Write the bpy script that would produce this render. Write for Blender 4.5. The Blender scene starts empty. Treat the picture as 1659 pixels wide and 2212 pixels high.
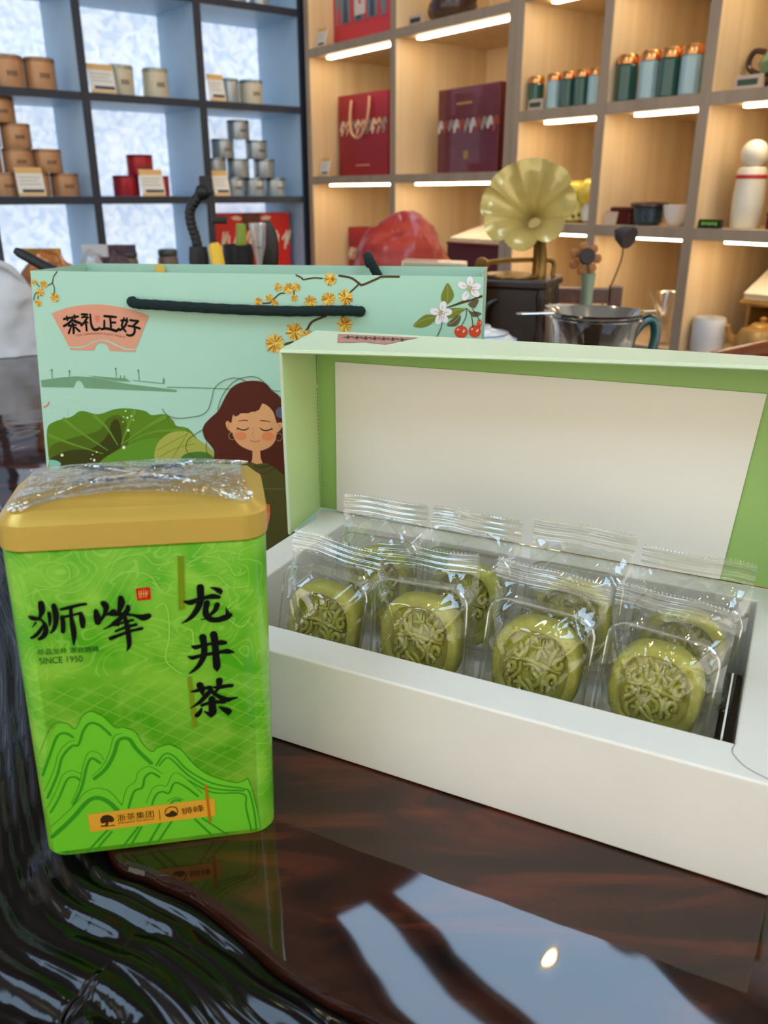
import bpy, bmesh, math, random
from mathutils import Vector, Matrix, noise
from math import sin, cos, pi, radians

random.seed(7)
SC = bpy.context.scene
COL = SC.collection

# ------------------------------------------------------------------ camera
cam_d = bpy.data.cameras.new('camera')
cam = bpy.data.objects.new('camera', cam_d)
COL.objects.link(cam)
cam.location = (0, 0, 1.02)
cam.rotation_euler = (pi / 2 - 0.3673, 0, 0)
cam_d.sensor_fit = 'HORIZONTAL'
cam_d.sensor_width = 36.0
cam_d.lens = 1788.4 * 36.0 / 1659.0
cam_d.clip_start = 0.02
cam_d.dof.use_dof = True
cam_d.dof.focus_distance = 0.47
cam_d.dof.aperture_fstop = 17.0
SC.camera = cam

# ------------------------------------------------------------------ world, exposure
w = bpy.data.worlds.new('daylight')
SC.world = w
w.use_nodes = True
w.node_tree.nodes['Background'].inputs[0].default_value = (1.0, 0.94, 0.85, 1)
w.node_tree.nodes['Background'].inputs[1].default_value = 1.1
vs = SC.view_settings
vs.view_transform = 'Standard'
vs.look = 'None'
vs.gamma = 1.0
vs.use_curve_mapping = False
vs.exposure = 0.5
SC.cycles.max_bounces = 6
SC.cycles.diffuse_bounces = 2
SC.cycles.glossy_bounces = 3
SC.cycles.transmission_bounces = 4
SC.cycles.transparent_max_bounces = 20
SC.cycles.use_adaptive_sampling = True
SC.cycles.adaptive_threshold = 0.07
SC.cycles.adaptive_min_samples = 16
SC.cycles.caustics_reflective = False
SC.cycles.caustics_refractive = False

# ------------------------------------------------------------------ materials
def lin(c):
    c = c / 255.0
    return c / 12.92 if c <= 0.04045 else ((c + 0.055) / 1.055) ** 2.4
def rgb(c):
    return (lin(c[0]), lin(c[1]), lin(c[2]), 1.0)
MATS = {}
def mat(name, col, rough=0.5, metal=0.0, spec=0.5, coat=0.0, var=0.0, vscale=(8, 8, 8), bump=0.0, bscale=60.0, emit=0.0, ior=1.45, sub=0.0, col2=None, sheen=0.0, trans=0.0):
    if name in MATS:
        return MATS[name]
    m = bpy.data.materials.new(name)
    MATS[name] = m
    m.use_nodes = True
    nt = m.node_tree
    b = nt.nodes['Principled BSDF']
    c = rgb(col)
    b.inputs['Base Color'].default_value = c
    b.inputs['Roughness'].default_value = rough
    b.inputs['Metallic'].default_value = metal
    b.inputs['Specular IOR Level'].default_value = spec
    b.inputs['Coat Weight'].default_value = coat
    b.inputs['Coat Roughness'].default_value = 0.04
    b.inputs['IOR'].default_value = ior
    b.inputs['Sheen Weight'].default_value = sheen
    b.inputs['Transmission Weight'].default_value = trans
    if sub:
        b.inputs['Subsurface Weight'].default_value = sub
        b.inputs['Subsurface Radius'].default_value = (0.004, 0.004, 0.002)
        b.inputs['Subsurface Scale'].default_value = 1.0
    if var or bump:
        tc = nt.nodes.new('ShaderNodeTexCoord')
        mp = nt.nodes.new('ShaderNodeMapping')
        mp.inputs['Scale'].default_value = vscale
        nt.links.new(tc.outputs['Object'], mp.inputs['Vector'])
        n = nt.nodes.new('ShaderNodeTexNoise')
        n.inputs['Scale'].default_value = 1.0
        n.inputs['Detail'].default_value = 5.0
        nt.links.new(mp.outputs[0], n.inputs['Vector'])
        if var:
            r = nt.nodes.new('ShaderNodeValToRGB')
            k = rgb(col2) if col2 else tuple(x * (1 - var) for x in c[:3]) + (1,)
            r.color_ramp.elements[0].color = k
            r.color_ramp.elements[0].position = 0.32
            r.color_ramp.elements[1].color = c if col2 else tuple(min(1, x * (1 + var)) for x in c[:3]) + (1,)
            r.color_ramp.elements[1].position = 0.68
            nt.links.new(n.outputs['Fac'], r.inputs[0])
            nt.links.new(r.outputs[0], b.inputs['Base Color'])
        if bump:
            n2 = nt.nodes.new('ShaderNodeTexNoise')
            n2.inputs['Scale'].default_value = bscale
            n2.inputs['Detail'].default_value = 3.0
            nt.links.new(tc.outputs['Object'], n2.inputs['Vector'])
            bp = nt.nodes.new('ShaderNodeBump')
            bp.inputs['Strength'].default_value = bump
            bp.inputs['Distance'].default_value = 0.002
            nt.links.new(n2.outputs['Fac'], bp.inputs['Height'])
            nt.links.new(bp.outputs[0], b.inputs['Normal'])
    if emit:
        b.inputs['Emission Color'].default_value = c
        b.inputs['Emission Strength'].default_value = emit
    return m

def film(name, base=0.06, edge=0.55, rough=0.06, tint=(1, 1, 1), bump=0.0, bscale=200.0):
    """thin clear plastic or thin glass: see-through with a sharp sheen"""
    if name in MATS:
        return MATS[name]
    m = bpy.data.materials.new(name)
    MATS[name] = m
    m.use_nodes = True
    nt = m.node_tree
    nt.nodes.remove(nt.nodes['Principled BSDF'])
    out = nt.nodes['Material Output']
    tr = nt.nodes.new('ShaderNodeBsdfTransparent')
    tr.inputs[0].default_value = (*tint, 1)
    gl = nt.nodes.new('ShaderNodeBsdfGlossy')
    gl.inputs['Roughness'].default_value = rough
    gl.inputs[0].default_value = (1, 1, 1, 1)
    lw = nt.nodes.new('ShaderNodeLayerWeight')
    lw.inputs[0].default_value = 0.3
    mr = nt.nodes.new('ShaderNodeMapRange')
    mr.inputs['To Min'].default_value = base
    mr.inputs['To Max'].default_value = edge
    nt.links.new(lw.outputs['Facing'], mr.inputs['Value'])
    mx = nt.nodes.new('ShaderNodeMixShader')
    nt.links.new(mr.outputs[0], mx.inputs[0])
    nt.links.new(tr.outputs[0], mx.inputs[1])
    nt.links.new(gl.outputs[0], mx.inputs[2])
    nt.links.new(mx.outputs[0], out.inputs[0])
    if bump:
        tc = nt.nodes.new('ShaderNodeTexCoord')
        n2 = nt.nodes.new('ShaderNodeTexNoise')
        n2.inputs['Scale'].default_value = bscale
        n2.inputs['Detail'].default_value = 2.0
        nt.links.new(tc.outputs['Object'], n2.inputs['Vector'])
        bp = nt.nodes.new('ShaderNodeBump')
        bp.inputs['Strength'].default_value = bump
        bp.inputs['Distance'].default_value = 0.002
        nt.links.new(n2.outputs['Fac'], bp.inputs['Height'])
        nt.links.new(bp.outputs[0], gl.inputs['Normal'])
        nt.links.new(bp.outputs[0], lw.inputs['Normal'])
    return m

# ------------------------------------------------------------------ mesh building
def cat(pts, n=6, closed=False):
    """Catmull-Rom through points of any dimension"""
    P = [tuple(p) for p in pts]
    k = len(P)
    if k < 3 and not closed:
        return P
    out = []
    for i in range(k if closed else k - 1):
        if closed:
            a, b, c, d = P[(i - 1) % k], P[i], P[(i + 1) % k], P[(i + 2) % k]
        else:
            a, b, c, d = P[max(i - 1, 0)], P[i], P[i + 1], P[min(i + 2, k - 1)]
        for j in range(n):
            t = j / n
            out.append(tuple(0.5 * (2 * b[q] + (c[q] - a[q]) * t + (2 * a[q] - 5 * b[q] + 4 * c[q] - d[q]) * t * t + (3 * b[q] - a[q] - 3 * c[q] + d[q]) * t ** 3) for q in range(len(b))))
    if not closed:
        out.append(P[-1])
    return out

class G:
    def __init__(s):
        s.v = []
        s.f = []
    def add(s, vs, fs):
        b = len(s.v)
        s.v += [tuple(v) for v in vs]
        s.f += [tuple(b + i for i in f) for f in fs]
        return s
    def box(s, x0, x1, y0, y1, z0, z1, M=None):
        v = [Vector((x, y, z)) for z in (z0, z1) for y in (y0, y1) for x in (x0, x1)]
        if M is not None:
            v = [M @ q for q in v]
        return s.add(v, [(0, 2, 3, 1), (4, 5, 7, 6), (0, 1, 5, 4), (2, 6, 7, 3), (0, 4, 6, 2), (1, 3, 7, 5)])
    def lathe(s, prof, n=24, c=(0, 0, 0), cap=(True, True), M=None):
        vs = []
        for r, z in prof:
            for i in range(n):
                t = 2 * pi * i / n
                q = Vector((c[0] + r * cos(t), c[1] + r * sin(t), c[2] + z))
                vs.append(M @ q if M is not None else q)
        fs = []
        for k in range(len(prof) - 1):
            for i in range(n):
                j = (i + 1) % n
                fs.append((k * n + i, k * n + j, (k + 1) * n + j, (k + 1) * n + i))
        if cap[0]:
            fs.append(tuple(range(n - 1, -1, -1)))
        if cap[1]:
            fs.append(tuple((len(prof) - 1) * n + i for i in range(n)))
        return s.add(vs, fs)
    def loops(s, L, cap=(True, True), closed=True):
        """skin a list of equally long vertex loops"""
        n = len(L[0])
        vs = [p for l in L for p in l]
        fs = []
        for k in range(len(L) - 1):
            for i in range(n if closed else n - 1):
                j = (i + 1) % n
                fs.append((k * n + i, k * n + j, (k + 1) * n + j, (k + 1) * n + i))
        if cap[0]:
            fs.append(tuple(range(n - 1, -1, -1)))
        if cap[1]:
            fs.append(tuple((len(L) - 1) * n + i for i in range(n)))
        return s.add(vs, fs)
    def tube(s, pts, r, n=8, cap=True):
        P = [Vector(p) for p in pts]
        R = [r] * len(P) if isinstance(r, (int, float)) else list(r)
        L = []
        up = Vector((0.13, 0.21, 0.97))
        prev = None
        for i, p in enumerate(P):
            t = (P[min(i + 1, len(P) - 1)] - P[max(i - 1, 0)]).normalized()
            a = (prev - t * prev.dot(t)) if prev is not None else (up - t * up.dot(t))
            if a.length < 1e-4:
                a = Vector((1, 0, 0)) - t * t.x
            a.normalize()
            prev = a
            b = t.cross(a)
            L.append([p + (a * cos(2 * pi * k / n) + b * sin(2 * pi * k / n)) * R[i] for k in range(n)])
        return s.loops(L, (cap, cap))
    def prism(s, poly, z0, z1, M=None):
        n = len(poly)
        vs = [Vector((x, y, z0)) for x, y in poly] + [Vector((x, y, z1)) for x, y in poly]
        if M is not None:
            vs = [M @ q for q in vs]
        return s.add(vs, [tuple(range(n - 1, -1, -1)), tuple(range(n, 2 * n))] + [(i, (i + 1) % n, n + (i + 1) % n, n + i) for i in range(n)])
    def sheet(s, fn, nu, nv, th=None):
        """fn(a,b) for a,b in 0..1 gives a point; th(a,b) gives an offset vector for a second skin"""
        vs = [fn(i / nu, j / nv) for j in range(nv + 1) for i in range(nu + 1)]
        q = lambda i, j: j * (nu + 1) + i
        fs = [(q(i, j), q(i + 1, j), q(i + 1, j + 1), q(i, j + 1)) for j in range(nv) for i in range(nu)]
        if th is None:
            return s.add(vs, fs)
        m = len(vs)
        vs2 = [Vector(fn(i / nu, j / nv)) + Vector(th(i / nu, j / nv)) for j in range(nv + 1) for i in range(nu + 1)]
        fs += [tuple(m + k for k in reversed(f)) for f in fs]
        rim = [q(i, 0) for i in range(nu + 1)] + [q(nu, j) for j in range(1, nv + 1)] + [q(i, nv) for i in range(nu - 1, -1, -1)] + [q(0, j) for j in range(nv - 1, 0, -1)]
        fs += [(rim[(k + 1) % len(rim)], rim[k], m + rim[k], m + rim[(k + 1) % len(rim)]) for k in range(len(rim))]
        return s.add(vs + vs2, fs)
    def ball(s, c, r, n=14, m=9, sq=(1, 1, 1), fn=None):
        L = []
        for j in range(1, m):
            ph = pi * j / m
            L.append([Vector((c[0] + r * sq[0] * sin(ph) * cos(2 * pi * i / n), c[1] + r * sq[1] * sin(ph) * sin(2 * pi * i / n), c[2] - r * sq[2] * cos(ph))) for i in range(n)])
        if fn:
            L = [[fn(p) for p in l] for l in L]
        return s.loops(L)
    def obj(s, name, m, parent=None, smooth=False, bevel=0.0, seg=2, angle=None):
        me = bpy.data.meshes.new(name)
        me.from_pydata(s.v, [], s.f)
        me.validate()
        bm = bmesh.new()
        bm.from_mesh(me)
        bmesh.ops.recalc_face_normals(bm, faces=bm.faces)
        bm.to_mesh(me)
        bm.free()
        o = bpy.data.objects.new(name, me)
        COL.objects.link(o)
        if m is not None:
            me.materials.append(m)
        if smooth:
            me.polygons.foreach_set('use_smooth', [True] * len(me.polygons))
            try:
                me.set_sharp_from_angle(angle=radians(angle or 40))
            except Exception:
                pass
        if bevel:
            md = o.modifiers.new('bevel', 'BEVEL')
            md.width = bevel
            md.segments = seg
            md.limit_method = 'ANGLE'
            md.angle_limit = radians(35)
        if parent is not None:
            o.parent = parent
        return o

def tag(o, label, cat_, group=None):
    o['label'] = label
    o['category'] = cat_
    if group:
        o['group'] = group
    return o
def thing(name, label, cat_, loc=(0, 0, 0), rz=0.0, group=None, rot=None):
    o = bpy.data.objects.new(name, None)
    COL.objects.link(o)
    o.empty_display_size = 0.05
    o.location = loc
    o.rotation_euler = rot if rot else (0, 0, rz)
    return tag(o, label, cat_, group)
def struct(o):
    o['kind'] = 'structure'
    return o
def dup(root, loc, rz, label, rot=None, group=None):
    r = root.copy()
    COL.objects.link(r)
    r.location = loc
    r.rotation_euler = rot if rot else (0, 0, rz)
    r['label'] = label
    if group:
        r['group'] = group
    for ch in list(root.children):
        c = ch.copy()
        COL.objects.link(c)
        c.parent = r
        for g in list(ch.children):
            d = g.copy()
            COL.objects.link(d)
            d.parent = c
    return r

# ------------------------------------------------------------------ flat print (ink on a face)
INK = {}
def ink(key, col, rough=0.5):
    INK[key] = mat('print_' + key, col, rough, spec=0.12)
    return INK[key]
def ribbon(g, pts, fn, cap=3):
    """a brush stroke: pts are (x, y, width)"""
    P = cat(pts, 5)
    if len(P) < 2:
        return
    k = len(P)
    left, right = [], []
    for i, p in enumerate(P):
        a, b = P[max(i - 1, 0)], P[min(i + 1, k - 1)]
        dx, dy = b[0] - a[0], b[1] - a[1]
        l = math.hypot(dx, dy) or 1
        nx, ny = -dy / l * p[2] / 2, dx / l * p[2] / 2
        left.append((p[0] + nx, p[1] + ny))
        right.append((p[0] - nx, p[1] - ny))
    vs = [fn(*q) for pr_ in zip(left, right) for q in pr_]
    g.add(vs, [(2 * i, 2 * i + 1, 2 * i + 3, 2 * i + 2) for i in range(k - 1)])
    for e, d in ((0, 1), (k - 1, k - 2)):              # round ends
        c, q = P[e], P[d]
        t0 = math.atan2(c[1] - q[1], c[0] - q[0])
        r = c[2] / 2
        arc = [(c[0] + r * cos(t0 + a), c[1] + r * sin(t0 + a)) for a in (-pi / 2, -pi / 4, 0, pi / 4, pi / 2)]
        g.add([fn(*p) for p in arc], [(0, 1, 2, 3, 4)])
def text_mesh(s):
    cu = bpy.data.curves.new('lettering', 'FONT')
    cu.body = s
    cu.offset = 0.0
    o = bpy.data.objects.new('lettering', cu)
    COL.objects.link(o)
    dg = bpy.context.evaluated_depsgraph_get()
    me = bpy.data.meshes.new_from_object(o.evaluated_get(dg))
    v = [tuple(q.co) for q in me.vertices]
    f = [tuple(p.vertices) for p in me.polygons]
    bpy.data.objects.remove(o)
    bpy.data.curves.remove(cu)
    bpy.data.meshes.remove(me)
    return v, f
def print_art(art, parent, place, names, step=0.00012):
    """art in millimetres on a face; place(x_mm, y_mm, lift_m) gives the point on the face"""
    groups = {}
    split = {'yellow', 'twig', 'twig2', 'leaf', 'leafd', 'cherry', 'petal', 'peach', 'bridge', 'tape', 'skin', 'hair', 'strand', 'dot', 'ring', 'cheek', 'brow', 'stamen', 'stem', 'wisp'}
    for n_, (kind, col, layer, extra, pts) in enumerate(art):
        groups.setdefault((col, layer, n_ if col in split else -1), []).append((kind, extra, pts))
    for (col, layer, _n), items in groups.items():
        g = G()
        g2 = G()
        lift = step * layer
        fn = lambda x, y: place(x, y, lift)
        for kind, extra, pts in items:
            if kind == 'p':
                P = cat(pts, 4, True) if extra else pts
                g.add([fn(*p) for p in P], [tuple(range(len(P)))])
            elif kind == 's':
                d = 2.5e-6 * len(g.f) ** 0.5
                ribbon(g, pts, lambda x, y: place(x, y, lift + d))
            elif kind == 'f':                          # a fluffy blossom
                (cx, cy), (r, _) = pts
                rnd = random.Random(int(cx * 10))
                n = 54
                ring = []
                for i in range(n):
                    rr = r * (rnd.uniform(0.85, 1.08) if i % 2 == 0 else rnd.uniform(0.5, 0.7))
                    ring.append((cx + rr * cos(2 * pi * i / n), cy + rr * sin(2 * pi * i / n)))
                g.add([fn(*p) for p in ring], [tuple(range(n))])
                for i in range(26):
                    t = rnd.uniform(0, 2 * pi)
                    r0, r1 = rnd.uniform(0.05, 0.3) * r, rnd.uniform(0.45, 0.95) * r
                    ribbon(g2, [(cx + r0 * cos(t), cy + r0 * sin(t), r * 0.04), (cx + r1 * cos(t), cy + r1 * sin(t), r * 0.09)], lambda x, y: place(x, y, lift + step * 0.6))
            elif kind == 't':
                v, f = text_mesh(extra)
                x0, x1 = min(p[0] for p in v), max(p[0] for p in v)
                y0, y1 = min(p[1] for p in v), max(p[1] for p in v)
                A, B, (hh, _), M = pts
                vs = []
                for x, y, z in v:
                    t = (x - x0) / (x1 - x0)
                    bx = (1 - t) ** 2 * A[0] + 2 * t * (1 - t) * (2 * M[0] - (A[0] + B[0]) / 2) + t * t * B[0]
                    by = (1 - t) ** 2 * A[1] + 2 * t * (1 - t) * (2 * M[1] - (A[1] + B[1]) / 2) + t * t * B[1]
                    dx = 2 * (1 - t) * (2 * M[0] - (A[0] + B[0]) / 2 - A[0]) + 2 * t * (B[0] - 2 * M[0] + (A[0] + B[0]) / 2)
                    dy = 2 * (1 - t) * (2 * M[1] - (A[1] + B[1]) / 2 - A[1]) + 2 * t * (B[1] - 2 * M[1] + (A[1] + B[1]) / 2)
                    l = math.hypot(dx, dy) or 1
                    q = (y - y0) / (y1 - y0) * hh
                    vs.append(fn(bx - dy / l * q, by + dx / l * q))
                g.add(vs, f)
        o = g.obj(names.get(col, 'printed_pattern'), INK[col], parent)
        if g2.v:
            g2.obj('printed_stamens', INK['ybrown'], o)

TIN_ART = [('s','ink',2,0,[(-36.6,122.7,2.3),(-36.6,119.8,2.48),(-37.2,117.7,1.66),(-38.2,116.0,1.0)]),
('s','ink',2,0,[(-41.6,117.4,0.83),(-40.2,116.5,1.99),(-38.2,116.0,1.33),(-36.9,115.2,0.67)]),
('s','ink',2,0,[(-37.4,115.9,0.83),(-36.2,113.3,1.5),(-36.2,110.7,2.01),(-37.2,108.6,2.02),(-39.0,107.3,1.35)]),
('s','ink',2,0,[(-36.2,114.4,0.67),(-37.9,111.6,1.34),(-39.9,109.2,1.51),(-41.7,108.1,1.17)]),
('s','ink',2,0,[(-39.4,114.6,0.83),(-40.9,112.6,0.33)]),
('s','ink',2,0,[(-34.2,118.2,1.49),(-34.2,115.7,1.5),(-34.6,112.8,0.67)]),
('s','ink',2,0,[(-32.1,121.3,1.99),(-31.8,118.0,2.33),(-32.1,114.4,2.01),(-33.2,111.2,1.51),(-34.6,109.6,0.67)]),
('s','ink',2,0,[(-29.7,119.5,1.16),(-26.4,120.1,1.5),(-23.2,120.8,1.33),(-20.4,121.1,1.17)]),
('s','ink',2,0,[(-26.1,119.4,1.33),(-26.3,115.4,1.51),(-26.1,110.9,2.2),(-26.2,107.2,1.87),(-26.7,103.7,0.51)]),
('s','ink',2,0,[(-29.6,116.2,1.67),(-29.6,113.1,1.85),(-30.0,109.8,1.69)]),
('s','ink',2,0,[(-30.0,116.0,1.0),(-27.4,116.4,1.17),(-24.9,116.9,1.01),(-22.7,117.3,1.34)]),
('s','ink',2,0,[(-22.7,117.3,1.51),(-22.4,114.3,2.36),(-22.5,111.4,1.7)]),
('s','ink',2,0,[(-17.0,117.9,1.69),(-16.8,115.3,2.71),(-16.7,112.7,2.38)]),
('s','ink',2,0,[(-16.9,112.7,2.04),(-15.2,114.4,1.7)]),
('s','ink',2,0,[(-13.9,120.9,2.35),(-13.1,119.4,2.53),(-13.5,117.2,1.69),(-14.3,115.5,1.36),(-15.5,113.7,1.36)]),
('s','ink',2,0,[(-14.4,115.7,1.19),(-12.2,116.2,1.36),(-10.5,117.0,2.38)]),
('s','ink',2,0,[(-7.3,122.8,2.02),(-7.2,120.8,2.87),(-7.9,118.3,2.04),(-8.7,116.5,1.36)]),
('s','ink',2,0,[(-4.9,118.9,1.53),(-5.2,117.3,2.04),(-6.6,115.6,1.71)]),
('s','ink',2,0,[(-11.9,116.0,1.7),(-9.1,115.8,1.87),(-6.3,115.4,1.71)]),
('s','ink',2,0,[(-6.3,115.6,1.54),(-2.8,114.7,1.2),(0.3,113.5,2.76),(2.5,114.1,2.41)]),
('s','ink',2,0,[(-6.8,115.2,1.54),(-9.3,112.9,2.05),(-12.0,111.0,1.2),(-14.8,109.6,0.41)]),
('s','ink',2,0,[(-10.7,111.7,2.4),(-9.2,111.0,1.03)]),
('s','ink',2,0,[(-10.1,111.1,1.03),(-6.5,112.2,1.03),(-3.6,112.7,1.2)]),
('s','ink',2,0,[(-10.4,108.3,1.03),(-6.4,109.8,1.21),(-2.5,110.6,1.38)]),
('s','ink',2,0,[(-12.6,105.3,1.73),(-8.3,106.8,1.38),(-4.4,108.0,1.21),(-0.5,108.7,1.39)]),
('s','ink',2,0,[(-6.5,114.8,1.37),(-6.0,110.7,1.89),(-5.8,106.2,2.08),(-5.9,101.7,1.75),(-7.0,99.1,0.35)]),
('p','red',2,0,[(-1.4,126.3),(4.0,126.5),(4.0,121.2),(-1.2,121.0)]),
('s','goldp',3,0,[(-0.2,125.3,0.24),(-0.3,122.2,0.24)]),
('s','goldp',3,0,[(0.6,125.4,0.24),(0.4,122.0,0.24)]),
('s','goldp',3,0,[(1.5,125.6,0.24),(1.3,122.3,0.24)]),
('s','goldp',3,0,[(2.3,125.5,0.24),(2.2,122.2,0.24)]),
('s','goldp',3,0,[(3.1,125.1,0.24),(2.6,123.1,0.24)]),
('s','goldp',3,0,[(-0.3,123.9,0.24),(2.8,124.0,0.24)]),
('t','inkg',2,'珍品龙井 源自狮峰',[(-40.4,100.2),(-17.5,99.7),(2.61,0),(-29.0,100.0)]),
('t','inkg',2,'SINCE 1950',[(-40.2,96.1),(-24.1,95.8),(2.82,0),(-32.2,96.0)]),
('s','ink',2,0,[(16.6,119.3,0.99),(18.9,118.7,2.31),(21.7,119.6,1.98),(25.1,120.4,1.65),(27.6,120.7,2.32),(30.1,120.2,1.66)]),
('s','ink',2,0,[(23.1,125.1,2.94),(23.1,122.3,2.79),(22.8,119.1,2.64),(21.5,115.7,2.49),(19.4,112.7,2.0),(17.2,110.9,1.33),(15.2,109.8,0.4)]),
('s','ink',2,0,[(27.1,124.6,0.49),(29.0,123.9,1.65),(30.5,122.8,2.48),(30.8,121.9,1.32)]),
('s','ink',2,0,[(25.3,118.1,2.49),(24.7,115.4,2.33),(24.7,112.9,2.67),(26.2,110.7,2.52),(29.0,110.1,2.36),(32.2,110.9,2.7),(33.9,111.8,2.36)]),
('s','ink',2,0,[(33.3,112.2,2.36),(32.9,113.7,1.18),(32.7,115.5,0.27)]),
('s','ink',2,0,[(29.3,116.9,2.33),(28.6,115.1,2.0),(27.3,113.4,1.51),(25.9,112.1,0.84)]),
('s','ink',2,0,[(22.7,110.8,0.5),(24.3,111.0,0.5)]),
('s','ink',2,0,[(18.5,99.0,1.02),(19.8,98.3,2.05),(22.7,99.0,1.37),(25.9,99.4,1.37),(29.7,99.6,2.4),(31.6,99.4,1.72)]),
('s','ink',2,0,[(16.5,94.4,0.51),(18.3,93.6,1.89),(21.5,94.3,1.55),(26.3,94.9,1.55),(30.2,95.3,1.73),(32.4,95.3,2.42),(34.5,94.7,1.04)]),
('s','ink',2,0,[(22.8,102.8,3.05),(23.1,99.7,2.56),(23.1,96.3,2.57),(22.4,93.1,2.41),(20.3,89.5,1.9),(17.9,87.3,1.21),(16.3,86.3,0.35)]),
('s','ink',2,0,[(27.2,103.7,3.06),(27.5,100.0,2.91),(27.6,95.5,2.76),(27.7,90.7,3.13),(27.7,88.1,2.79),(27.7,86.5,0.7)]),
('s','ink',2,0,[(16.9,77.7,0.88),(19.0,77.9,1.58),(21.6,78.6,1.41),(24.5,79.0,1.77)]),
('s','ink',2,0,[(20.4,80.6,2.81),(21.1,78.1,2.64),(21.3,75.5,0.71)]),
('s','ink',2,0,[(25.8,78.9,0.88),(28.4,78.6,1.77),(31.0,78.9,1.78),(33.3,78.9,1.78)]),
('s','ink',2,0,[(28.4,81.9,2.82),(28.1,79.2,2.12),(26.8,76.7,1.07)]),
('s','ink',2,0,[(24.8,77.7,2.12),(22.7,75.2,2.13),(19.6,72.0,1.6),(15.9,69.7,0.36)]),
('s','ink',2,0,[(24.8,77.3,1.77),(27.2,74.7,1.78),(30.7,72.4,2.51),(33.0,72.5,1.44),(35.3,72.9,0.72)]),
('s','ink',2,0,[(20.7,70.7,1.43),(23.8,71.4,1.61),(27.4,71.6,1.79),(30.0,70.9,1.08)]),
('s','ink',2,0,[(24.9,73.4,2.85),(24.9,69.9,3.05),(24.9,66.7,3.24),(24.1,64.9,1.44)]),
('s','ink',2,0,[(21.6,67.5,0.54),(23.5,65.9,1.8)]),
('s','ink',2,0,[(20.6,69.6,0.36),(19.8,67.5,1.79),(18.4,65.9,2.15)]),
('s','ink',2,0,[(27.6,69.2,0.54),(29.5,67.8,2.17),(31.3,66.4,3.08),(31.2,65.2,1.45)]),
('p','tape',2,0,[(15.3,138.9),(17.6,138.8),(16.7,115.9),(14.3,115.5)]),
('p','tape',2,0,[(15.7,84.7),(17.3,84.7),(18.2,60.2),(16.4,60.0)]),
('p','orange',2,0,[(-29.7,21.4),(23.4,22.5),(23.4,13.2),(-29.6,11.9)]),
('p','tape2',3,0,[(19.6,30.0),(20.7,30.0),(21.5,9.9),(20.3,9.8)]),
('t','inkb',3,'浙茶集团',[(-18.0,16.0),(-2.7,16.2),(3.62,0),(-10.4,16.1)]),
('t','inkb',3,'ZHE JIANG TEA GROUP',[(-17.8,14.3),(-2.8,14.5),(1.13,0),(-10.3,14.4)]),
('t','inkb',3,'狮峰',[(9.1,15.5),(18.8,16.3),(3.67,0),(13.9,15.9)]),
('s','inkb',3,0,[(-0.3,19.8,0.23),(-0.3,14.3,0.23)]),
('p','inkb',3,1,[(-25.0,17.7),(-23.9,19.7),(-21.8,20.1),(-19.9,19.0),(-19.3,16.9),(-20.5,15.9),(-21.5,16.3),(-22.0,14.4),(-19.7,14.6),(-19.6,14.0),(-24.7,14.2),(-24.9,14.8),(-23.3,14.8),(-23.0,16.1),(-24.4,15.9)]),
('s','inkb',3,0,[(2.0,17.7,0.39),(2.8,19.7,0.39),(4.9,20.6,0.39),(6.9,19.8,0.39),(7.5,17.3,0.39)]),
('p','inkb',3,1,[(1.9,16.8),(3.7,17.4),(5.1,18.5),(7.4,16.4),(5.9,15.2),(3.2,15.3)]),
('s','mount',1,0,[(-45.3,54.3,0.28),(-41.1,64.0,0.28),(-37.5,68.4,0.28),(-33.2,67.8,0.28),(-30.3,64.7,0.28),(-26.6,70.9,0.28),(-23.3,72.5,0.28),(-19.1,69.7,0.28),(-14.9,63.7,0.29),(-11.4,63.3,0.29),(-7.1,60.8,0.29),(-4.4,54.0,0.29),(-1.1,49.9,0.3),(1.4,51.7,0.29),(6.1,52.7,0.3),(10.6,49.7,0.3),(15.5,41.6,0.3),(21.9,34.8,0.31),(32.1,29.6,0.31),(36.3,29.9,0.31),(38.1,30.9,0.31),(39.6,25.5,0.32),(42.0,10.9,0.32),(42.8,2.2,0.33)]),
('s','mount',1,0,[(-45.3,43.7,1.08),(-40.9,54.5,1.06),(-37.6,62.0,1.05),(-34.3,63.2,1.06),(-31.5,60.9,1.06)]),
('s','mount',1,0,[(-44.8,32.1,1.1),(-39.7,43.0,1.09),(-36.8,51.6,1.07),(-32.5,56.6,1.07),(-29.8,57.0,1.07),(-27.4,63.2,1.06),(-24.5,66.8,1.06),(-20.8,65.6,1.06),(-16.8,60.2,1.08)]),
('s','mount',1,0,[(-45.7,35.6,0.29),(-41.1,44.8,0.29),(-37.8,54.1,0.28),(-33.5,58.8,0.28),(-30.8,59.2,0.28)]),
('s','mount',1,0,[(-25.2,39.4,1.62),(-20.3,43.7,1.61),(-16.4,50.6,1.6),(-13.9,57.2,1.59),(-9.9,57.5,1.59),(-7.1,51.9,1.61),(-1.8,44.2,1.64)]),
('s','mount',1,0,[(-26.1,40.8,0.29),(-21.4,45.5,0.29),(-18.2,51.7,0.29),(-15.6,59.4,0.29),(-12.3,60.6,0.29)]),
('s','mount',1,0,[(-35.0,27.3,1.12),(-30.9,35.2,1.11),(-27.5,46.3,1.09),(-25.2,49.7,1.09),(-22.2,46.9,1.09)]),
('s','mount',1,0,[(-35.9,27.9,0.3),(-31.7,37.0,0.29),(-28.6,48.1,0.29),(-25.8,53.0,0.29),(-22.1,51.7,0.29),(-20.8,48.3,0.29)]),
('s','mount',1,0,[(-44.4,24.5,0.89),(-40.3,31.5,0.88),(-36.2,40.1,0.87),(-33.1,41.3,0.88),(-31.1,39.4,0.88)]),
('s','mount',1,0,[(-45.4,27.1,0.3),(-41.2,34.9,0.29),(-37.5,42.7,0.29),(-33.8,44.7,0.29),(-30.4,42.6,0.29)]),
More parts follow.
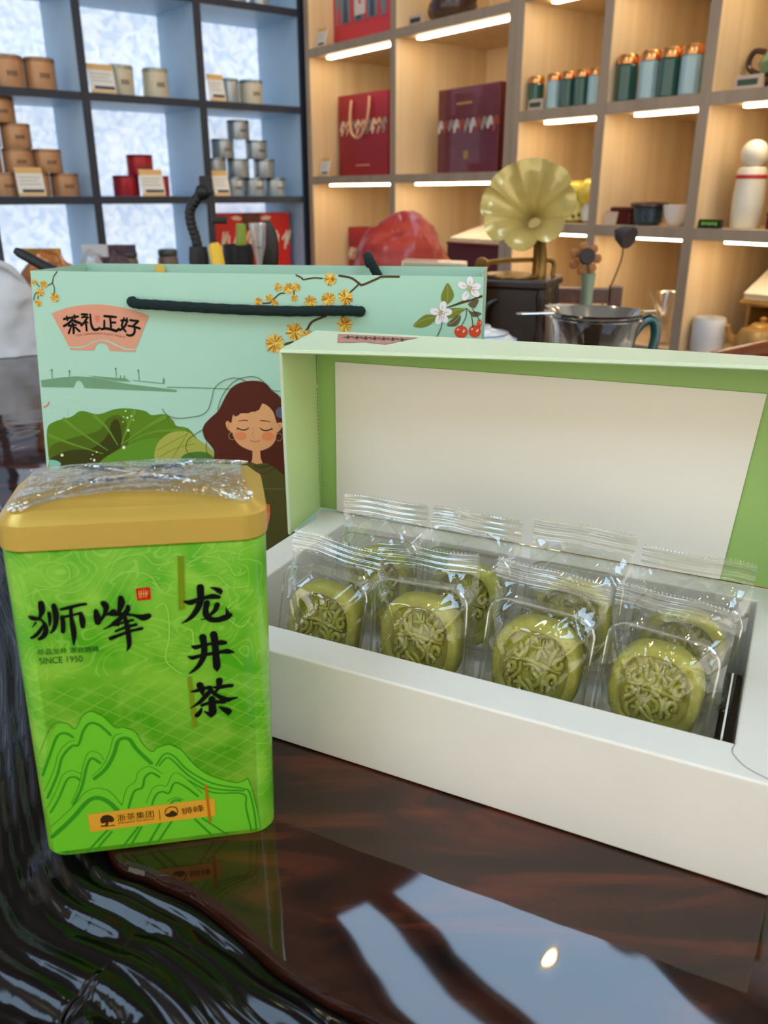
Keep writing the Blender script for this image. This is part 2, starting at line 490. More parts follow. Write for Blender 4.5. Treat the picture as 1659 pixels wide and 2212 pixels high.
('s','mount',1,0,[(-45.2,11.7,1.97),(-36.4,19.9,1.96),(-29.0,28.2,1.94),(-24.3,29.2,1.95),(-20.0,25.6,1.96),(-16.2,19.0,1.99)]),
('s','mount',1,0,[(-45.3,16.9,0.3),(-35.8,25.8,0.3),(-29.1,33.3,0.3),(-23.8,34.2,0.3),(-19.4,31.5,0.3),(-15.5,24.1,0.3)]),
('s','mount',1,0,[(-15.4,24.5,0.3),(-12.7,32.7,0.3),(-9.1,35.6,0.3),(-7.4,40.4,0.3),(-2.6,42.7,0.3),(2.4,38.2,0.3)]),
('s','mount',1,0,[(-12.9,22.4,0.99),(-9.9,30.6,0.98),(-6.4,32.2,0.98),(-5.0,37.1,0.98),(-2.2,39.3,0.97),(1.0,36.7,0.98)]),
('s','mount',1,0,[(-5.4,24.0,0.31),(-2.1,31.2,0.3),(1.3,32.5,0.3),(3.6,31.7,0.3),(6.8,37.7,0.3),(10.4,36.3,0.3),(18.3,25.8,0.31)]),
('s','mount',1,0,[(-3.1,22.8,0.85),(-1.0,27.7,0.84),(1.8,29.0,0.84),(4.4,27.8,0.84),(7.1,32.9,0.84),(11.4,30.2,0.85),(16.5,24.3,0.86)]),
('s','mount',1,0,[(0.1,42.7,0.67),(3.8,48.1,0.67),(7.7,46.7,0.67),(13.2,38.5,0.68),(23.1,30.4,0.7),(35.4,26.1,0.71)]),
('s','mount',1,0,[(1.4,42.6,0.67),(4.3,45.9,0.67),(6.9,44.8,0.67),(13.1,36.0,0.69),(22.9,27.8,0.7),(36.1,24.7,0.71)]),
('s','mount',1,0,[(12.9,33.4,0.69),(22.8,25.6,0.7),(36.0,22.9,0.71),(36.8,15.3,0.72),(38.8,1.9,0.74)]),
('s','mount',1,0,[(36.1,25.5,0.71),(38.5,23.9,0.71),(40.3,13.0,0.73),(41.0,2.4,0.74)]),
('s','mount',1,0,[(-31.7,1.6,0.93),(-24.1,10.2,0.93),(-18.9,15.5,0.92)]),
('s','mount',1,0,[(-28.6,1.5,0.94),(-21.0,10.6,0.93)]),
('s','mount',1,0,[(-17.4,1.5,0.94),(-9.8,11.5,0.93)]),
('s','mount',1,0,[(-14.0,1.5,0.95),(-8.4,11.3,0.94)]),
('s','mount',1,0,[(-6.4,1.6,0.95),(-0.1,12.7,0.94),(5.4,22.9,0.93),(8.9,23.2,0.93)]),
('s','mount',1,0,[(-2.3,1.9,0.95),(4.7,12.9,0.94)]),
('s','mount',1,0,[(3.4,23.6,0.31),(6.9,25.2,0.31),(10.2,23.3,0.31)]),
('s','mount',1,0,[(14.4,12.3,0.87),(21.6,1.8,0.89)]),
('s','mount',1,0,[(17.6,12.3,0.71),(28.0,1.7,0.73)]),
('p','mountfill',0.4,0,[(-45.2,45.0),(-40.7,61.6),(-36.9,68.2),(-33.2,67.6),(-30.4,64.6),(-26.6,70.8),(-23.3,72.4),(-19.1,69.5),(-14.9,63.5),(-11.4,63.1),(-7.1,60.6),(-4.4,53.8),(-1.1,49.7),(1.4,51.5),(6.1,52.6),(10.6,49.5),(15.5,41.4),(21.9,34.6),(32.1,29.4),(36.3,29.7),(38.1,30.7),(39.6,25.3),(42.0,10.7),(42.8,3.1),(7.6,3.0),(-45.2,3.3),(-45.1,23.7)]),
('s','pale',1,0,[(-42.4,134.9,0.46),(-33.9,139.3,0.46),(-26.0,138.1,0.47),(-25.4,132.2,0.47),(-32.0,129.1,0.47),(-40.9,131.9,0.47)]),
('s','pale',1,0,[(-12.4,135.7,0.47),(-5.7,139.6,0.47),(2.0,140.5,0.48),(6.8,135.8,0.48),(13.4,136.9,0.48)]),
('s','pale',1,0,[(-10.4,129.7,0.48),(-5.0,133.7,0.48),(3.9,131.6,0.48),(7.4,125.4,0.49)]),
('s','pale',1,0,[(18.5,135.1,0.49),(25.3,138.3,0.49),(33.1,135.6,0.49),(36.9,129.3,0.5),(41.0,130.5,0.5)]),
('s','pale',1,0,[(19.5,129.0,0.49),(29.5,129.8,0.5),(34.6,124.1,0.5),(42.1,124.4,0.51)]),
('s','pale',1,0,[(-41.6,126.1,0.47),(-34.5,128.5,0.47),(-24.7,126.3,0.48),(-18.0,130.2,0.48)]),
('s','pale',1,0,[(37.1,118.6,0.51),(32.1,112.8,0.51),(38.0,106.0,0.52),(42.3,110.3,0.52)]),
('s','pale',1,0,[(5.4,117.2,0.5),(9.5,118.4,0.5),(9.9,105.2,0.51),(7.7,93.5,0.52),(13.4,86.4,0.53)]),
('s','pale',1,0,[(15.4,106.3,0.51),(18.8,106.0,0.51),(18.2,96.5,0.52),(13.4,96.2,0.52)]),
('s','pale',1,0,[(25.3,139.0,0.49),(32.0,140.1,0.49),(39.9,138.1,0.49)]),
('s','pale',1,0,[(5.0,128.6,0.49),(9.9,123.7,0.49),(12.8,128.0,0.49),(16.6,126.2,0.49)])]
BAG_ART = [('p','peach',1,0,[(-157.4,184.9),(-151.2,187.2),(-145.0,189.1),(-137.7,190.7),(-131.1,191.6),(-124.0,192.1),(-117.5,192.3),(-110.6,191.8),(-104.2,191.1),(-97.3,189.9),(-90.9,188.6),(-84.6,186.7),(-78.6,184.6),(-84.5,172.6),(-90.4,160.1),(-98.3,159.9),(-103.6,161.8),(-107.3,163.5),(-111.5,165.2),(-115.8,166.4),(-120.7,166.2),(-125.7,164.9),(-130.9,162.2),(-135.4,160.6),(-145.4,160.3),(-151.4,172.6)]),
('p','peach',1,0,[(-144.9,159.3),(-135.5,159.4),(-130.4,161.2),(-125.2,163.9),(-120.8,165.2),(-115.8,165.3),(-112.1,163.9),(-104.7,160.8),(-98.9,158.7),(-90.8,158.9),(-91.7,157.3),(-112.3,157.8),(-112.6,159.6),(-113.7,161.6),(-115.5,162.9),(-118.7,163.5),(-121.5,162.8),(-123.5,161.1),(-124.9,157.6),(-144.5,157.6)]),
('s','ink',2,0,[(-147.6,180.8,1.85),(-144.0,181.6,2.0),(-142.0,182.0,1.68)]),
('s','ink',2,0,[(-145.0,183.1,1.32),(-144.7,179.8,1.32)]),
('s','ink',2,0,[(-140.9,182.2,1.68),(-138.4,182.7,1.89),(-135.7,183.0,1.68)]),
('s','ink',2,0,[(-138.8,184.2,1.31),(-138.5,181.5,1.47)]),
('s','ink',2,0,[(-140.5,180.7,2.0),(-143.8,177.8,2.11),(-148.1,175.5,1.85)]),
('s','ink',2,0,[(-140.5,180.4,1.58),(-138.2,179.2,2.37),(-134.2,178.0,2.0)]),
('s','ink',2,0,[(-144.0,175.8,1.59),(-140.6,176.4,1.8),(-137.9,176.7,1.48)]),
('s','ink',2,0,[(-140.5,177.9,1.85),(-140.2,173.9,2.01),(-140.5,170.3,1.85)]),
('s','ink',2,0,[(-142.1,175.1,1.37),(-144.5,170.3,1.8)]),
('s','ink',2,0,[(-138.6,174.7,1.58),(-135.5,172.0,1.9)]),
('s','ink',2,0,[(-132.8,184.6,1.68),(-130.3,184.7,1.78),(-127.9,184.6,1.57)]),
('s','ink',2,0,[(-132.7,182.3,1.57),(-130.0,182.9,1.78),(-127.5,182.4,1.47)]),
('s','ink',2,0,[(-128.7,181.7,1.57),(-131.1,178.6,1.89),(-133.8,176.3,1.69)]),
('s','ink',2,0,[(-129.9,180.6,1.47),(-129.7,176.6,1.79),(-129.6,172.6,1.69)]),
('s','ink',2,0,[(-129.4,179.6,1.26),(-128.1,178.4,1.05)]),
('s','ink',2,0,[(-125.7,184.7,1.57),(-125.7,181.2,1.78),(-125.5,177.2,2.0),(-123.9,173.7,2.21),(-121.2,173.5,2.21),(-118.9,174.8,1.57)]),
('s','ink',2,0,[(-114.4,183.7,1.88),(-110.1,183.5,1.98),(-105.0,183.1,1.66)]),
('s','ink',2,0,[(-109.9,183.0,1.77),(-109.6,179.0,1.77),(-109.7,175.0,1.78)]),
('s','ink',2,0,[(-109.4,179.0,1.56),(-105.8,179.1,1.67)]),
('s','ink',2,0,[(-114.6,180.4,1.57),(-115.1,174.9,1.78)]),
('s','ink',2,0,[(-117.6,173.9,1.89),(-113.5,174.5,1.99),(-108.7,173.6,2.2),(-105.5,172.9,2.2),(-103.2,174.7,1.46)]),
('s','ink',2,0,[(-98.6,182.7,1.35),(-100.2,178.7,1.66),(-100.7,176.2,1.77),(-97.9,172.5,1.56)]),
('s','ink',2,0,[(-96.2,182.5,1.35),(-97.0,178.8,1.77),(-99.1,175.8,1.87),(-102.7,173.4,1.78)]),
('s','ink',2,0,[(-100.9,180.7,1.87),(-97.9,181.0,1.76),(-95.8,180.3,1.56)]),
('s','ink',2,0,[(-93.6,181.1,1.87),(-90.4,180.7,1.76),(-87.5,180.5,1.86)]),
('s','ink',2,0,[(-87.8,180.0,1.66),(-91.1,177.4,1.76)]),
('s','ink',2,0,[(-95.5,176.8,1.56),(-90.7,176.2,1.77),(-86.5,175.0,1.87)]),
('s','ink',2,0,[(-90.9,176.9,1.76),(-90.6,173.4,1.87),(-92.2,170.4,1.88),(-95.5,169.6,1.78),(-97.3,170.3,1.46)]),
('s','redl',2,0,[(-121.7,183.8,0.57),(-121.2,180.3,0.58)]),
('s','redl',2,0,[(-120.1,184.3,0.57),(-120.2,179.6,0.58)]),
('s','redl',2,0,[(-118.5,183.9,0.57),(-119.0,180.1,0.58)]),
('s','redl',2,0,[(-122.1,182.8,0.57),(-118.2,183.4,0.57)]),
('s','redl',2,0,[(-121.9,181.0,0.58),(-118.4,181.6,0.57)]),
('s','redl',2,0,[(-120.7,179.3,0.58),(-119.4,179.4,0.58)]),
('t','inkr',2,'TEA CEREMONY IS JUST RIGHT',[(-138.4,167.3),(-98.9,166.9),(1.83,0),(-118.4,169.4)]),
('s','twig',1,0,[(10.5,195.3,0.96),(16.1,195.8,0.96),(18.8,198.5,0.95),(23.6,202.4,0.95),(27.0,202.7,0.95)]),
('s','twig',1,0,[(35.9,215.7,1.06),(40.2,213.7,1.06),(41.4,212.6,1.06),(49.2,213.9,1.05),(55.2,213.6,1.05)]),
('s','twig',1,0,[(67.8,215.7,1.51),(76.7,214.2,1.5),(82.7,210.4,1.51),(85.1,209.5,1.51),(95.7,213.9,1.5),(99.2,215.3,1.49),(111.5,215.5,1.49)]),
('s','twig',1,0,[(82.7,210.4,1.16),(79.1,206.9,1.16),(75.0,203.4,1.17)]),
('s','twig',1,0,[(58.1,187.1,1.66),(47.8,182.8,1.67),(44.0,177.5,1.68),(40.9,173.9,1.68)]),
('s','twig',1,0,[(32.9,167.8,1.69),(26.6,165.9,1.7)]),
('s','twig',1,0,[(70.2,187.9,1.42),(70.8,184.4,1.42)]),
('s','twig',1,0,[(34.0,205.1,0.95),(34.3,201.1,0.95)]),
('f','yellow',2,0,[(22.4,207.0),(3.42,0)]),
('f','yellow',2,0,[(30.0,206.2),(4.62,0)]),
('f','yellow',2,0,[(36.1,207.2),(3.64,0)]),
('f','yellow',2,0,[(34.5,199.4),(3.05,0)]),
('f','yellow',2,0,[(15.5,199.3),(3.44,0)]),
('f','yellow',2,0,[(19.5,195.7),(3.07,0)]),
('f','yellow',2,0,[(7.2,196.4),(3.7,0)]),
('f','yellow',2,0,[(61.2,213.2),(5.38,0)]),
('f','yellow',2,0,[(46.6,196.7),(5.46,0)]),
('f','yellow',2,0,[(60.0,199.2),(6.02,0)]),
('f','yellow',2,0,[(72.6,200.6),(6.58,0)]),
('f','yellow',2,0,[(72.0,181.0),(7.0,0)]),
('f','yellow',2,0,[(34.2,174.9),(7.63,0)]),
('f','yellow',2,0,[(44.0,172.8),(4.91,0)]),
('f','yellow',2,0,[(19.2,166.3),(8.7,0)]),
('s','twig2',1,0,[(-150.0,215.9,0.78),(-153.3,211.8,0.78),(-154.6,207.7,0.78),(-158.4,205.6,0.78)]),
('s','twig2',1,0,[(-154.6,207.7,0.78),(-153.3,203.6,0.78),(-154.0,199.5,0.78)]),
('s','twig2',1,0,[(-165.4,204.7,0.78),(-168.3,207.5,0.78)]),
('s','twig2',1,0,[(-171.0,194.7,0.79),(-169.9,198.4,0.79),(-168.6,199.7,0.79)]),
('s','twig2',1,0,[(-167.6,195.6,0.79),(-166.9,198.5,0.79)]),
('f','yellow',2,0,[(-169.0,207.9),(2.56,0)]),
('f','yellow',2,0,[(-161.5,206.4),(3.47,0)]),
('f','yellow',2,0,[(-165.1,200.6),(3.85,0)]),
('f','yellow',2,0,[(-167.5,192.6),(3.31,0)]),
('f','yellow',2,0,[(-153.6,196.6),(4.2,0)]),
('s','twig',1,0,[(146.9,194.7,0.79),(152.8,196.8,1.38),(158.3,198.8,1.76),(163.5,200.0,1.37),(167.7,201.7,1.56),(171.0,202.9,1.56)]),
('p','leaf',1,1,[(146.3,211.5),(149.2,208.3),(151.2,203.7),(149.9,199.8),(146.8,197.2),(143.2,198.2),(142.1,202.0),(143.3,206.3)]),
('p','leaf',1,1,[(122.7,181.3),(126.2,185.7),(131.0,189.2),(135.8,189.4),(139.1,188.3),(137.6,184.8),(133.2,181.5),(127.6,180.2)]),
('p','leaf',1,1,[(147.4,193.2),(150.9,194.4),(156.9,194.5),(160.5,194.2),(157.0,191.4),(153.1,188.6),(147.6,187.3)]),
('p','leafd',1,1,[(147.0,182.0),(149.6,185.8),(153.1,188.6),(155.9,189.8),(156.8,187.9),(155.7,184.3),(153.0,181.7)]),
('p','leafd',1,1,[(161.6,197.3),(165.8,200.1),(169.0,200.5),(168.3,197.4),(165.7,194.3)]),
('p','leafd',1,1,[(160.9,194.6),(163.8,192.3),(168.2,192.2),(171.4,190.9),(168.7,188.9),(164.7,189.0)]),
('s','leafv',2,0,[(146.4,210.2,0.47),(147.0,204.0,0.47),(146.4,197.8,0.47)]),
('s','leafv',2,0,[(123.5,181.7,0.48),(129.1,185.4,0.48),(138.3,187.9,0.48)]),
('s','leafv',2,0,[(147.8,190.8,0.47),(153.0,192.9,0.47),(159.7,194.2,0.47)]),
('s','leafv',2,0,[(148.1,182.6,0.48),(152.5,185.5,0.48),(156.3,189.4,0.47)]),
('s','stem',3,0,[(160.7,194.2,0.55),(160.4,188.3,0.55),(157.4,182.0,0.56)]),
('s','stem',3,0,[(164.3,189.6,0.55),(165.3,185.3,0.55),(165.6,181.4,0.55)]),
('s','stem',3,0,[(164.9,193.9,0.55),(167.8,190.4,0.55),(170.0,186.6,0.55)]),
('s','stem',3,0,[(143.5,183.7,0.56),(142.6,179.8,0.56),(139.6,172.6,0.56)]),
('p','cherry',2,1,[(162.2,178.0),(161.4,175.4),(159.0,173.7),(156.0,173.7),(153.6,175.2),(152.5,177.8),(153.4,180.4),(155.7,182.1),(158.7,182.1),(161.2,180.6)]),
('p','cherryh',3,1,[(160.0,178.0),(159.5,177.4),(158.9,177.2),(158.5,177.4),(158.4,178.0),(158.6,178.7),(159.1,179.4),(159.7,179.6),(160.1,179.4),(160.2,178.8)]),
('p','cherryh',3,1,[(156.0,179.9),(156.0,179.5),(155.7,179.0),(155.2,178.7),(154.7,178.7),(154.3,178.9),(154.3,179.3),(154.6,179.7),(155.1,180.0),(155.6,180.1)]),
('p','cherry',2,1,[(171.7,178.6),(170.9,176.0),(168.8,174.3),(166.1,174.3),(163.8,175.8),(162.9,178.4),(163.6,181.0),(165.7,182.7),(168.5,182.7),(170.7,181.2)]),
('p','cherryh',3,1,[(169.6,178.7),(169.2,178.0),(168.6,177.8),(168.2,178.0),(168.1,178.6),(168.4,179.3),(168.9,179.9),(169.4,180.2),(169.8,180.0),(169.9,179.4)]),
('p','cherryh',3,1,[(166.0,180.5),(166.0,180.1),(165.8,179.6),(165.3,179.4),(164.8,179.3),(164.5,179.6),(164.4,180.0),(164.7,180.4),(165.1,180.6),(165.6,180.7)]),
('p','cherry',2,1,[(171.9,184.1),(171.7,182.2),(170.9,181.1),(169.8,181.1),(168.9,182.2),(168.4,184.0),(168.7,185.9),(169.5,187.0),(170.6,187.0),(171.5,185.9)]),
('p','cherryh',3,1,[(171.1,184.2),(170.8,183.8),(170.5,183.6),(170.4,183.6),(170.4,184.0),(170.6,184.5),(170.9,185.0),(171.2,185.2),(171.4,185.1),(171.3,184.8)]),
('p','cherryh',3,1,[(169.6,185.3),(169.7,185.1),(169.7,184.8),(169.5,184.7),(169.3,184.8),(169.1,185.0),(169.0,185.2),(169.0,185.4),(169.2,185.5),(169.4,185.5)]),
('p','cherry',2,1,[(145.6,170.9),(144.6,168.7),(141.6,167.2),(137.9,167.1),(134.8,168.4),(133.6,170.6),(134.7,172.9),(137.7,174.3),(141.4,174.4),(144.4,173.1)]),
('p','cherryh',3,1,[(142.9,170.8),(142.4,170.3),(141.8,170.1),(141.2,170.4),(141.0,171.0),(141.2,171.7),(141.7,172.2),(142.3,172.3),(142.8,172.0),(143.0,171.4)]),
('p','cherryh',3,1,[(137.9,172.6),(137.9,172.3),(137.5,171.8),(136.8,171.4),(136.2,171.3),(135.9,171.4),(135.9,171.8),(136.3,172.3),(136.9,172.6),(137.6,172.8)]),
('p','petal',3,1,[(134.5,192.3),(135.3,193.6),(137.2,194.2),(139.4,193.9),(141.0,192.7),(141.5,191.2),(140.6,189.9),(138.7,189.3),(136.6,189.6),(134.9,190.8)]),
('s','petv',4,0,[(140.1,191.4,0.28),(138.0,191.8,0.28)]),
('p','petal',3,1,[(144.8,199.0),(146.0,197.9),(146.3,196.0),(145.7,194.0),(144.3,192.7),(142.7,192.5),(141.5,193.6),(141.2,195.5),(141.8,197.5),(143.2,198.8)]),
('s','petv',4,0,[(143.0,193.4,0.28),(143.7,195.8,0.28)]),
('p','petal',3,1,[(150.5,191.8),(150.0,190.4),(148.3,189.3),(146.2,189.1),(144.3,189.9),(143.5,191.2),(144.0,192.7),(145.7,193.7),(147.9,193.9),(149.7,193.2)]),
('s','petv',4,0,[(144.6,191.3,0.28),(147.0,191.5,0.28)]),
('p','petal',3,1,[(146.9,184.2),(145.3,184.0),(143.6,184.9),(142.4,186.7),(142.2,188.6),(143.0,190.0),(144.6,190.2),(146.3,189.2),(147.5,187.4),(147.8,185.5)]),
('s','petv',4,0,[(143.6,189.1,0.28),(145.0,187.1,0.28)]),
('p','petal',3,1,[(140.2,182.7),(138.9,183.6),(138.4,185.5),(138.9,187.6),(140.2,189.1),(141.8,189.4),(143.1,188.4),(143.5,186.5),(143.0,184.4),(141.7,183.0)]),
('s','petv',4,0,[(141.6,188.6,0.28),(141.0,186.0,0.28)]),
('p','stamen',5,1,[(143.3,191.1),(143.2,190.8),(143.0,190.7),(142.6,190.7),(142.4,190.8),(142.3,191.1),(142.3,191.4),(142.6,191.6),(142.9,191.6),(143.2,191.4)]),
('p','stamen',5,1,[(142.2,190.6),(142.1,190.3),(141.8,190.1),(141.5,190.1),(141.2,190.3),(141.1,190.6),(141.2,190.9),(141.5,191.1),(141.8,191.1),(142.1,190.9)]),
('p','stamen',5,1,[(142.8,192.2),(142.7,191.9),(142.5,191.7),(142.1,191.7),(141.9,191.8),(141.8,192.1),(141.8,192.4),(142.1,192.6),(142.4,192.6),(142.7,192.4)]),
('p','stamen',5,1,[(143.6,190.2),(143.5,189.9),(143.2,189.7),(142.9,189.7),(142.6,189.8),(142.5,190.1),(142.6,190.4),(142.9,190.6),(143.2,190.6),(143.4,190.5)]),
('p','stamen',5,1,[(141.2,191.4),(141.1,191.1),(140.9,190.9),(140.6,190.9),(140.3,191.1),(140.2,191.4),(140.3,191.7),(140.5,191.8),(140.8,191.8),(141.1,191.7)]),
('p','stamen',5,1,[(144.2,192.1),(144.1,191.8),(143.9,191.6),(143.5,191.6),(143.3,191.8),(143.2,192.1),(143.2,192.4),(143.5,192.6),(143.8,192.6),(144.1,192.4)]),
('p','stamen',5,1,[(142.3,189.2),(142.2,188.9),(141.9,188.8),(141.6,188.7),(141.3,188.9),(141.2,189.2),(141.3,189.5),(141.6,189.7),(141.9,189.7),(142.2,189.5)]),
('p','stamen',5,1,[(141.6,193.1),(141.5,192.8),(141.3,192.6),(141.0,192.6),(140.7,192.7),(140.6,193.0),(140.7,193.3),(140.9,193.5),(141.3,193.5),(141.5,193.4)]),
('p','stamen',5,1,[(145.1,190.4),(145.0,190.1),(144.8,189.9),(144.4,189.9),(144.2,190.0),(144.1,190.3),(144.2,190.6),(144.4,190.8),(144.7,190.8),(145.0,190.6)]),
('p','petal',3,1,[(153.8,211.4),(155.0,212.5),(156.9,212.6),(158.9,211.8),(160.2,210.4),(160.4,208.9),(159.2,207.8),(157.3,207.6),(155.3,208.4),(153.9,209.9)]),
('s','petv',4,0,[(159.7,209.1,0.27),(157.1,210.1,0.27)]),
('p','petal',3,1,[(162.3,216.4),(163.7,215.7),(164.6,214.1),(164.6,212.0),(163.8,210.3),(162.3,209.7),(160.9,210.4),(160.0,212.1),(160.0,214.2),(160.9,215.8)]),
('s','petv',4,0,[(162.3,210.6,0.27),(162.3,213.1,0.27)]),
('p','petal',3,1,[(170.1,210.2),(169.9,208.7),(168.5,207.4),(166.5,206.9),(164.5,207.2),(163.5,208.4),(163.7,209.9),(165.1,211.2),(167.2,211.8),(169.1,211.4)]),
('s','petv',4,0,[(164.6,208.7,0.27),(166.8,209.3,0.27)]),
('p','petal',3,1,[(169.2,203.0),(167.8,202.3),(165.9,202.7),(164.2,203.9),(163.3,205.7),(163.6,207.2),(165.0,207.9),(166.9,207.5),(168.6,206.2),(169.5,204.5)]),
('s','petv',4,0,[(164.4,206.6,0.27),(166.4,205.1,0.27)]),
('p','petal',3,1,[(158.0,199.9),(157.0,201.1),(157.0,203.0),(158.0,204.9),(159.5,205.9),(161.1,205.9),(162.1,204.6),(162.1,202.7),(161.2,200.9),(159.6,199.8)]),
('s','petv',4,0,[(160.9,205.5,0.27),(159.6,202.9,0.27)]),
('p','stamen',5,1,[(163.4,208.1),(163.3,207.8),(163.1,207.6),(162.7,207.6),(162.5,207.8),(162.4,208.1),(162.4,208.4),(162.7,208.6),(163.0,208.6),(163.3,208.4)]),
('p','stamen',5,1,[(162.3,207.6),(162.2,207.3),(161.9,207.1),(161.6,207.1),(161.4,207.3),(161.2,207.6),(161.3,207.9),(161.6,208.0),(161.9,208.1),(162.2,207.9)]),
('p','stamen',5,1,[(162.9,209.1),(162.8,208.8),(162.5,208.6),(162.2,208.6),(162.0,208.8),(161.9,209.1),(161.9,209.4),(162.2,209.6),(162.5,209.6),(162.8,209.4)]),
('p','stamen',5,1,[(163.6,207.1),(163.6,206.9),(163.3,206.7),(163.0,206.7),(162.7,206.8),(162.6,207.1),(162.7,207.4),(163.0,207.6),(163.3,207.6),(163.5,207.4)]),
('p','stamen',5,1,[(161.3,208.3),(161.3,208.0),(161.0,207.9),(160.7,207.9),(160.4,208.0),(160.3,208.3),(160.4,208.6),(160.7,208.8),(161.0,208.8),(161.2,208.6)]),
('p','stamen',5,1,[(164.3,209.0),(164.2,208.7),(163.9,208.6),(163.6,208.6),(163.3,208.7),(163.2,209.0),(163.3,209.3),(163.6,209.5),(163.9,209.5),(164.2,209.3)]),
('p','stamen',5,1,[(162.4,206.3),(162.3,206.0),(162.1,205.8),(161.7,205.8),(161.5,205.9),(161.4,206.2),(161.5,206.5),(161.7,206.7),(162.0,206.7),(162.3,206.5)]),
('p','stamen',5,1,[(161.7,210.0),(161.7,209.7),(161.4,209.5),(161.1,209.5),(160.8,209.7),(160.7,210.0),(160.8,210.3),(161.0,210.5),(161.4,210.5),(161.6,210.3)]),
('p','stamen',5,1,[(165.2,207.3),(165.1,207.0),(164.8,206.9),(164.5,206.8),(164.3,207.0),(164.1,207.3),(164.2,207.6),(164.5,207.8),(164.8,207.8),(165.1,207.6)]),
('p','bridge',1,0,[(-171.2,133.4),(-154.0,136.1),(-141.4,137.4),(-126.1,136.9),(-98.9,132.6),(-59.6,129.3),(-59.7,127.7),(-135.2,128.5),(-135.7,130.2),(-137.5,133.4),(-140.2,134.3),(-142.5,132.6),(-144.2,128.6),(-171.1,128.1)]),
('p','bridge',1,0,[(-132.3,138.2),(-100.0,136.8),(-96.7,134.3),(-109.7,134.8)]),
('p','bridge',1,0,[(-95.9,135.9),(-70.9,134.3),(-70.2,137.9),(-68.9,138.0),(-69.1,133.5),(-93.3,135.1)]),
('s','bridge',1,0,[(-161.5,141.8,0.68),(-161.5,135.5,0.68)]),
('s','bridge',1,0,[(-146.7,141.1,0.68),(-146.8,137.2,0.68)]),
('s','bridge',1,0,[(-108.3,144.3,0.67),(-108.1,138.1,0.67)]),
('s','bridge',1,0,[(-90.0,143.5,0.66),(-89.5,136.1,0.66)]),
('s','bridge',1,0,[(-104.6,138.9,0.67),(-104.8,136.7,0.67)]),
('s','bridge',1,0,[(-101.6,139.0,0.67),(-101.8,136.8,0.67)]),
('p','bridge',1,1,[(-160.7,141.5),(-160.9,141.0),(-161.3,140.6),(-161.9,140.6),(-162.3,141.0),(-162.4,141.5),(-162.2,142.0),(-161.7,142.4),(-161.2,142.4),(-160.8,142.1)]),
('p','bridge',1,1,[(-145.9,141.2),(-146.1,140.6),(-146.6,140.3),(-147.1,140.3),(-147.5,140.6),(-147.6,141.1),(-147.4,141.7),(-146.9,142.0),(-146.4,142.0),(-146.0,141.7)]),
('p','bridge',1,1,[(-107.5,144.1),(-107.7,143.5),(-108.2,143.2),(-108.7,143.2),(-109.1,143.5),(-109.2,144.0),(-109.0,144.5),(-108.6,144.9),(-108.0,144.9),(-107.7,144.6)]),
('p','bridge',1,1,[(-89.0,143.3),(-89.2,142.8),(-89.7,142.4),(-90.2,142.4),(-90.5,142.7),(-90.7,143.2),(-90.5,143.8),(-90.0,144.1),(-89.5,144.1),(-89.2,143.8)]),
('s','bridge',1,0,[(-67.0,131.2,0.79),(-31.3,131.4,0.78),(23.4,131.0,0.77)]),
('s','wisp',1,0,[(-153.3,121.1,0.41),(-143.0,118.8,0.41),(-135.2,111.1,0.41)]),
('s','wisp',1,0,[(-158.2,114.3,0.41),(-151.3,111.9,0.41),(-151.8,106.5,0.41),(-154.3,103.1,0.42)]),
('s','wisp',1,0,[(-167.2,109.3,0.42),(-161.5,109.5,0.42),(-161.8,106.2,0.42)]),
('s','redl',1,0,[(-170.9,112.3,0.97),(-168.2,113.3,0.97),(-166.1,116.3,0.97)]),
('p','lotus',1,1,[(-170.0,93.8),(-163.0,100.8),(-148.4,105.3),(-139.5,110.3),(-125.7,108.1),(-111.4,112.6),(-100.2,113.6),(-86.5,112.1),(-81.2,109.0),(-70.2,110.1),(-63.6,105.1),(-61.1,101.2),(-49.0,97.1),(-39.4,69.5),(-104.0,58.4),(-168.8,55.4),(-170.6,69.2)]),
('p','lotusm',1.5,1,[(-168.5,80.2),(-155.8,86.2),(-139.7,90.9),(-125.3,95.5),(-119.0,103.7),(-111.7,108.0),(-104.9,105.6),(-100.2,93.8),(-103.7,82.9),(-114.2,74.3),(-127.6,65.6),(-146.7,59.2),(-166.8,61.0),(-170.0,69.2)]),
('p','lotusd',2,1,[(-168.8,70.6),(-152.2,78.2),(-133.5,80.3),(-120.0,90.3),(-114.2,102.6),(-109.2,104.1),(-107.1,94.8),(-107.9,84.1),(-113.9,78.4),(-127.3,69.0),(-146.5,62.0),(-164.9,65.3)]),
('s','lotusl',3,0,[(-107.8,84.8,0.69),(-101.2,99.1,2.18),(-94.9,111.2,3.52)]),
('s','lotusl',3,0,[(-107.8,84.8,0.69),(-87.4,98.3,1.9),(-70.3,108.1,3.76)]),
('s','lotusl',3,0,[(-110.7,84.0,0.69),(-119.4,98.4,1.92),(-128.6,106.7,3.29)]),
('s','lotusl',3,0,[(-119.4,79.5,0.7),(-139.6,92.2,1.94),(-154.3,103.1,3.33)]),
('s','lotusl',3,0,[(-123.9,76.6,0.7),(-150.3,83.7,1.68),(-168.3,89.8,2.81)]),
('s','lotusl',3,0,[(-102.1,87.0,0.69),(-79.3,95.9,1.63),(-54.4,98.2,2.96)]),
('p','lotus2',3,1,[(-127.3,69.0),(-116.8,76.9),(-102.2,84.3),(-88.0,89.6),(-75.4,90.7),(-64.7,84.5),(-63.0,65.7),(-128.2,58.7)]),
('p','yleaf',4,1,[(-79.4,82.6),(-74.0,90.8),(-64.1,96.5),(-51.8,97.0),(-45.2,92.0),(-34.6,84.4),(-31.5,77.2),(-47.1,79.2),(-56.9,76.1),(-61.3,71.2),(-79.3,71.8)]),
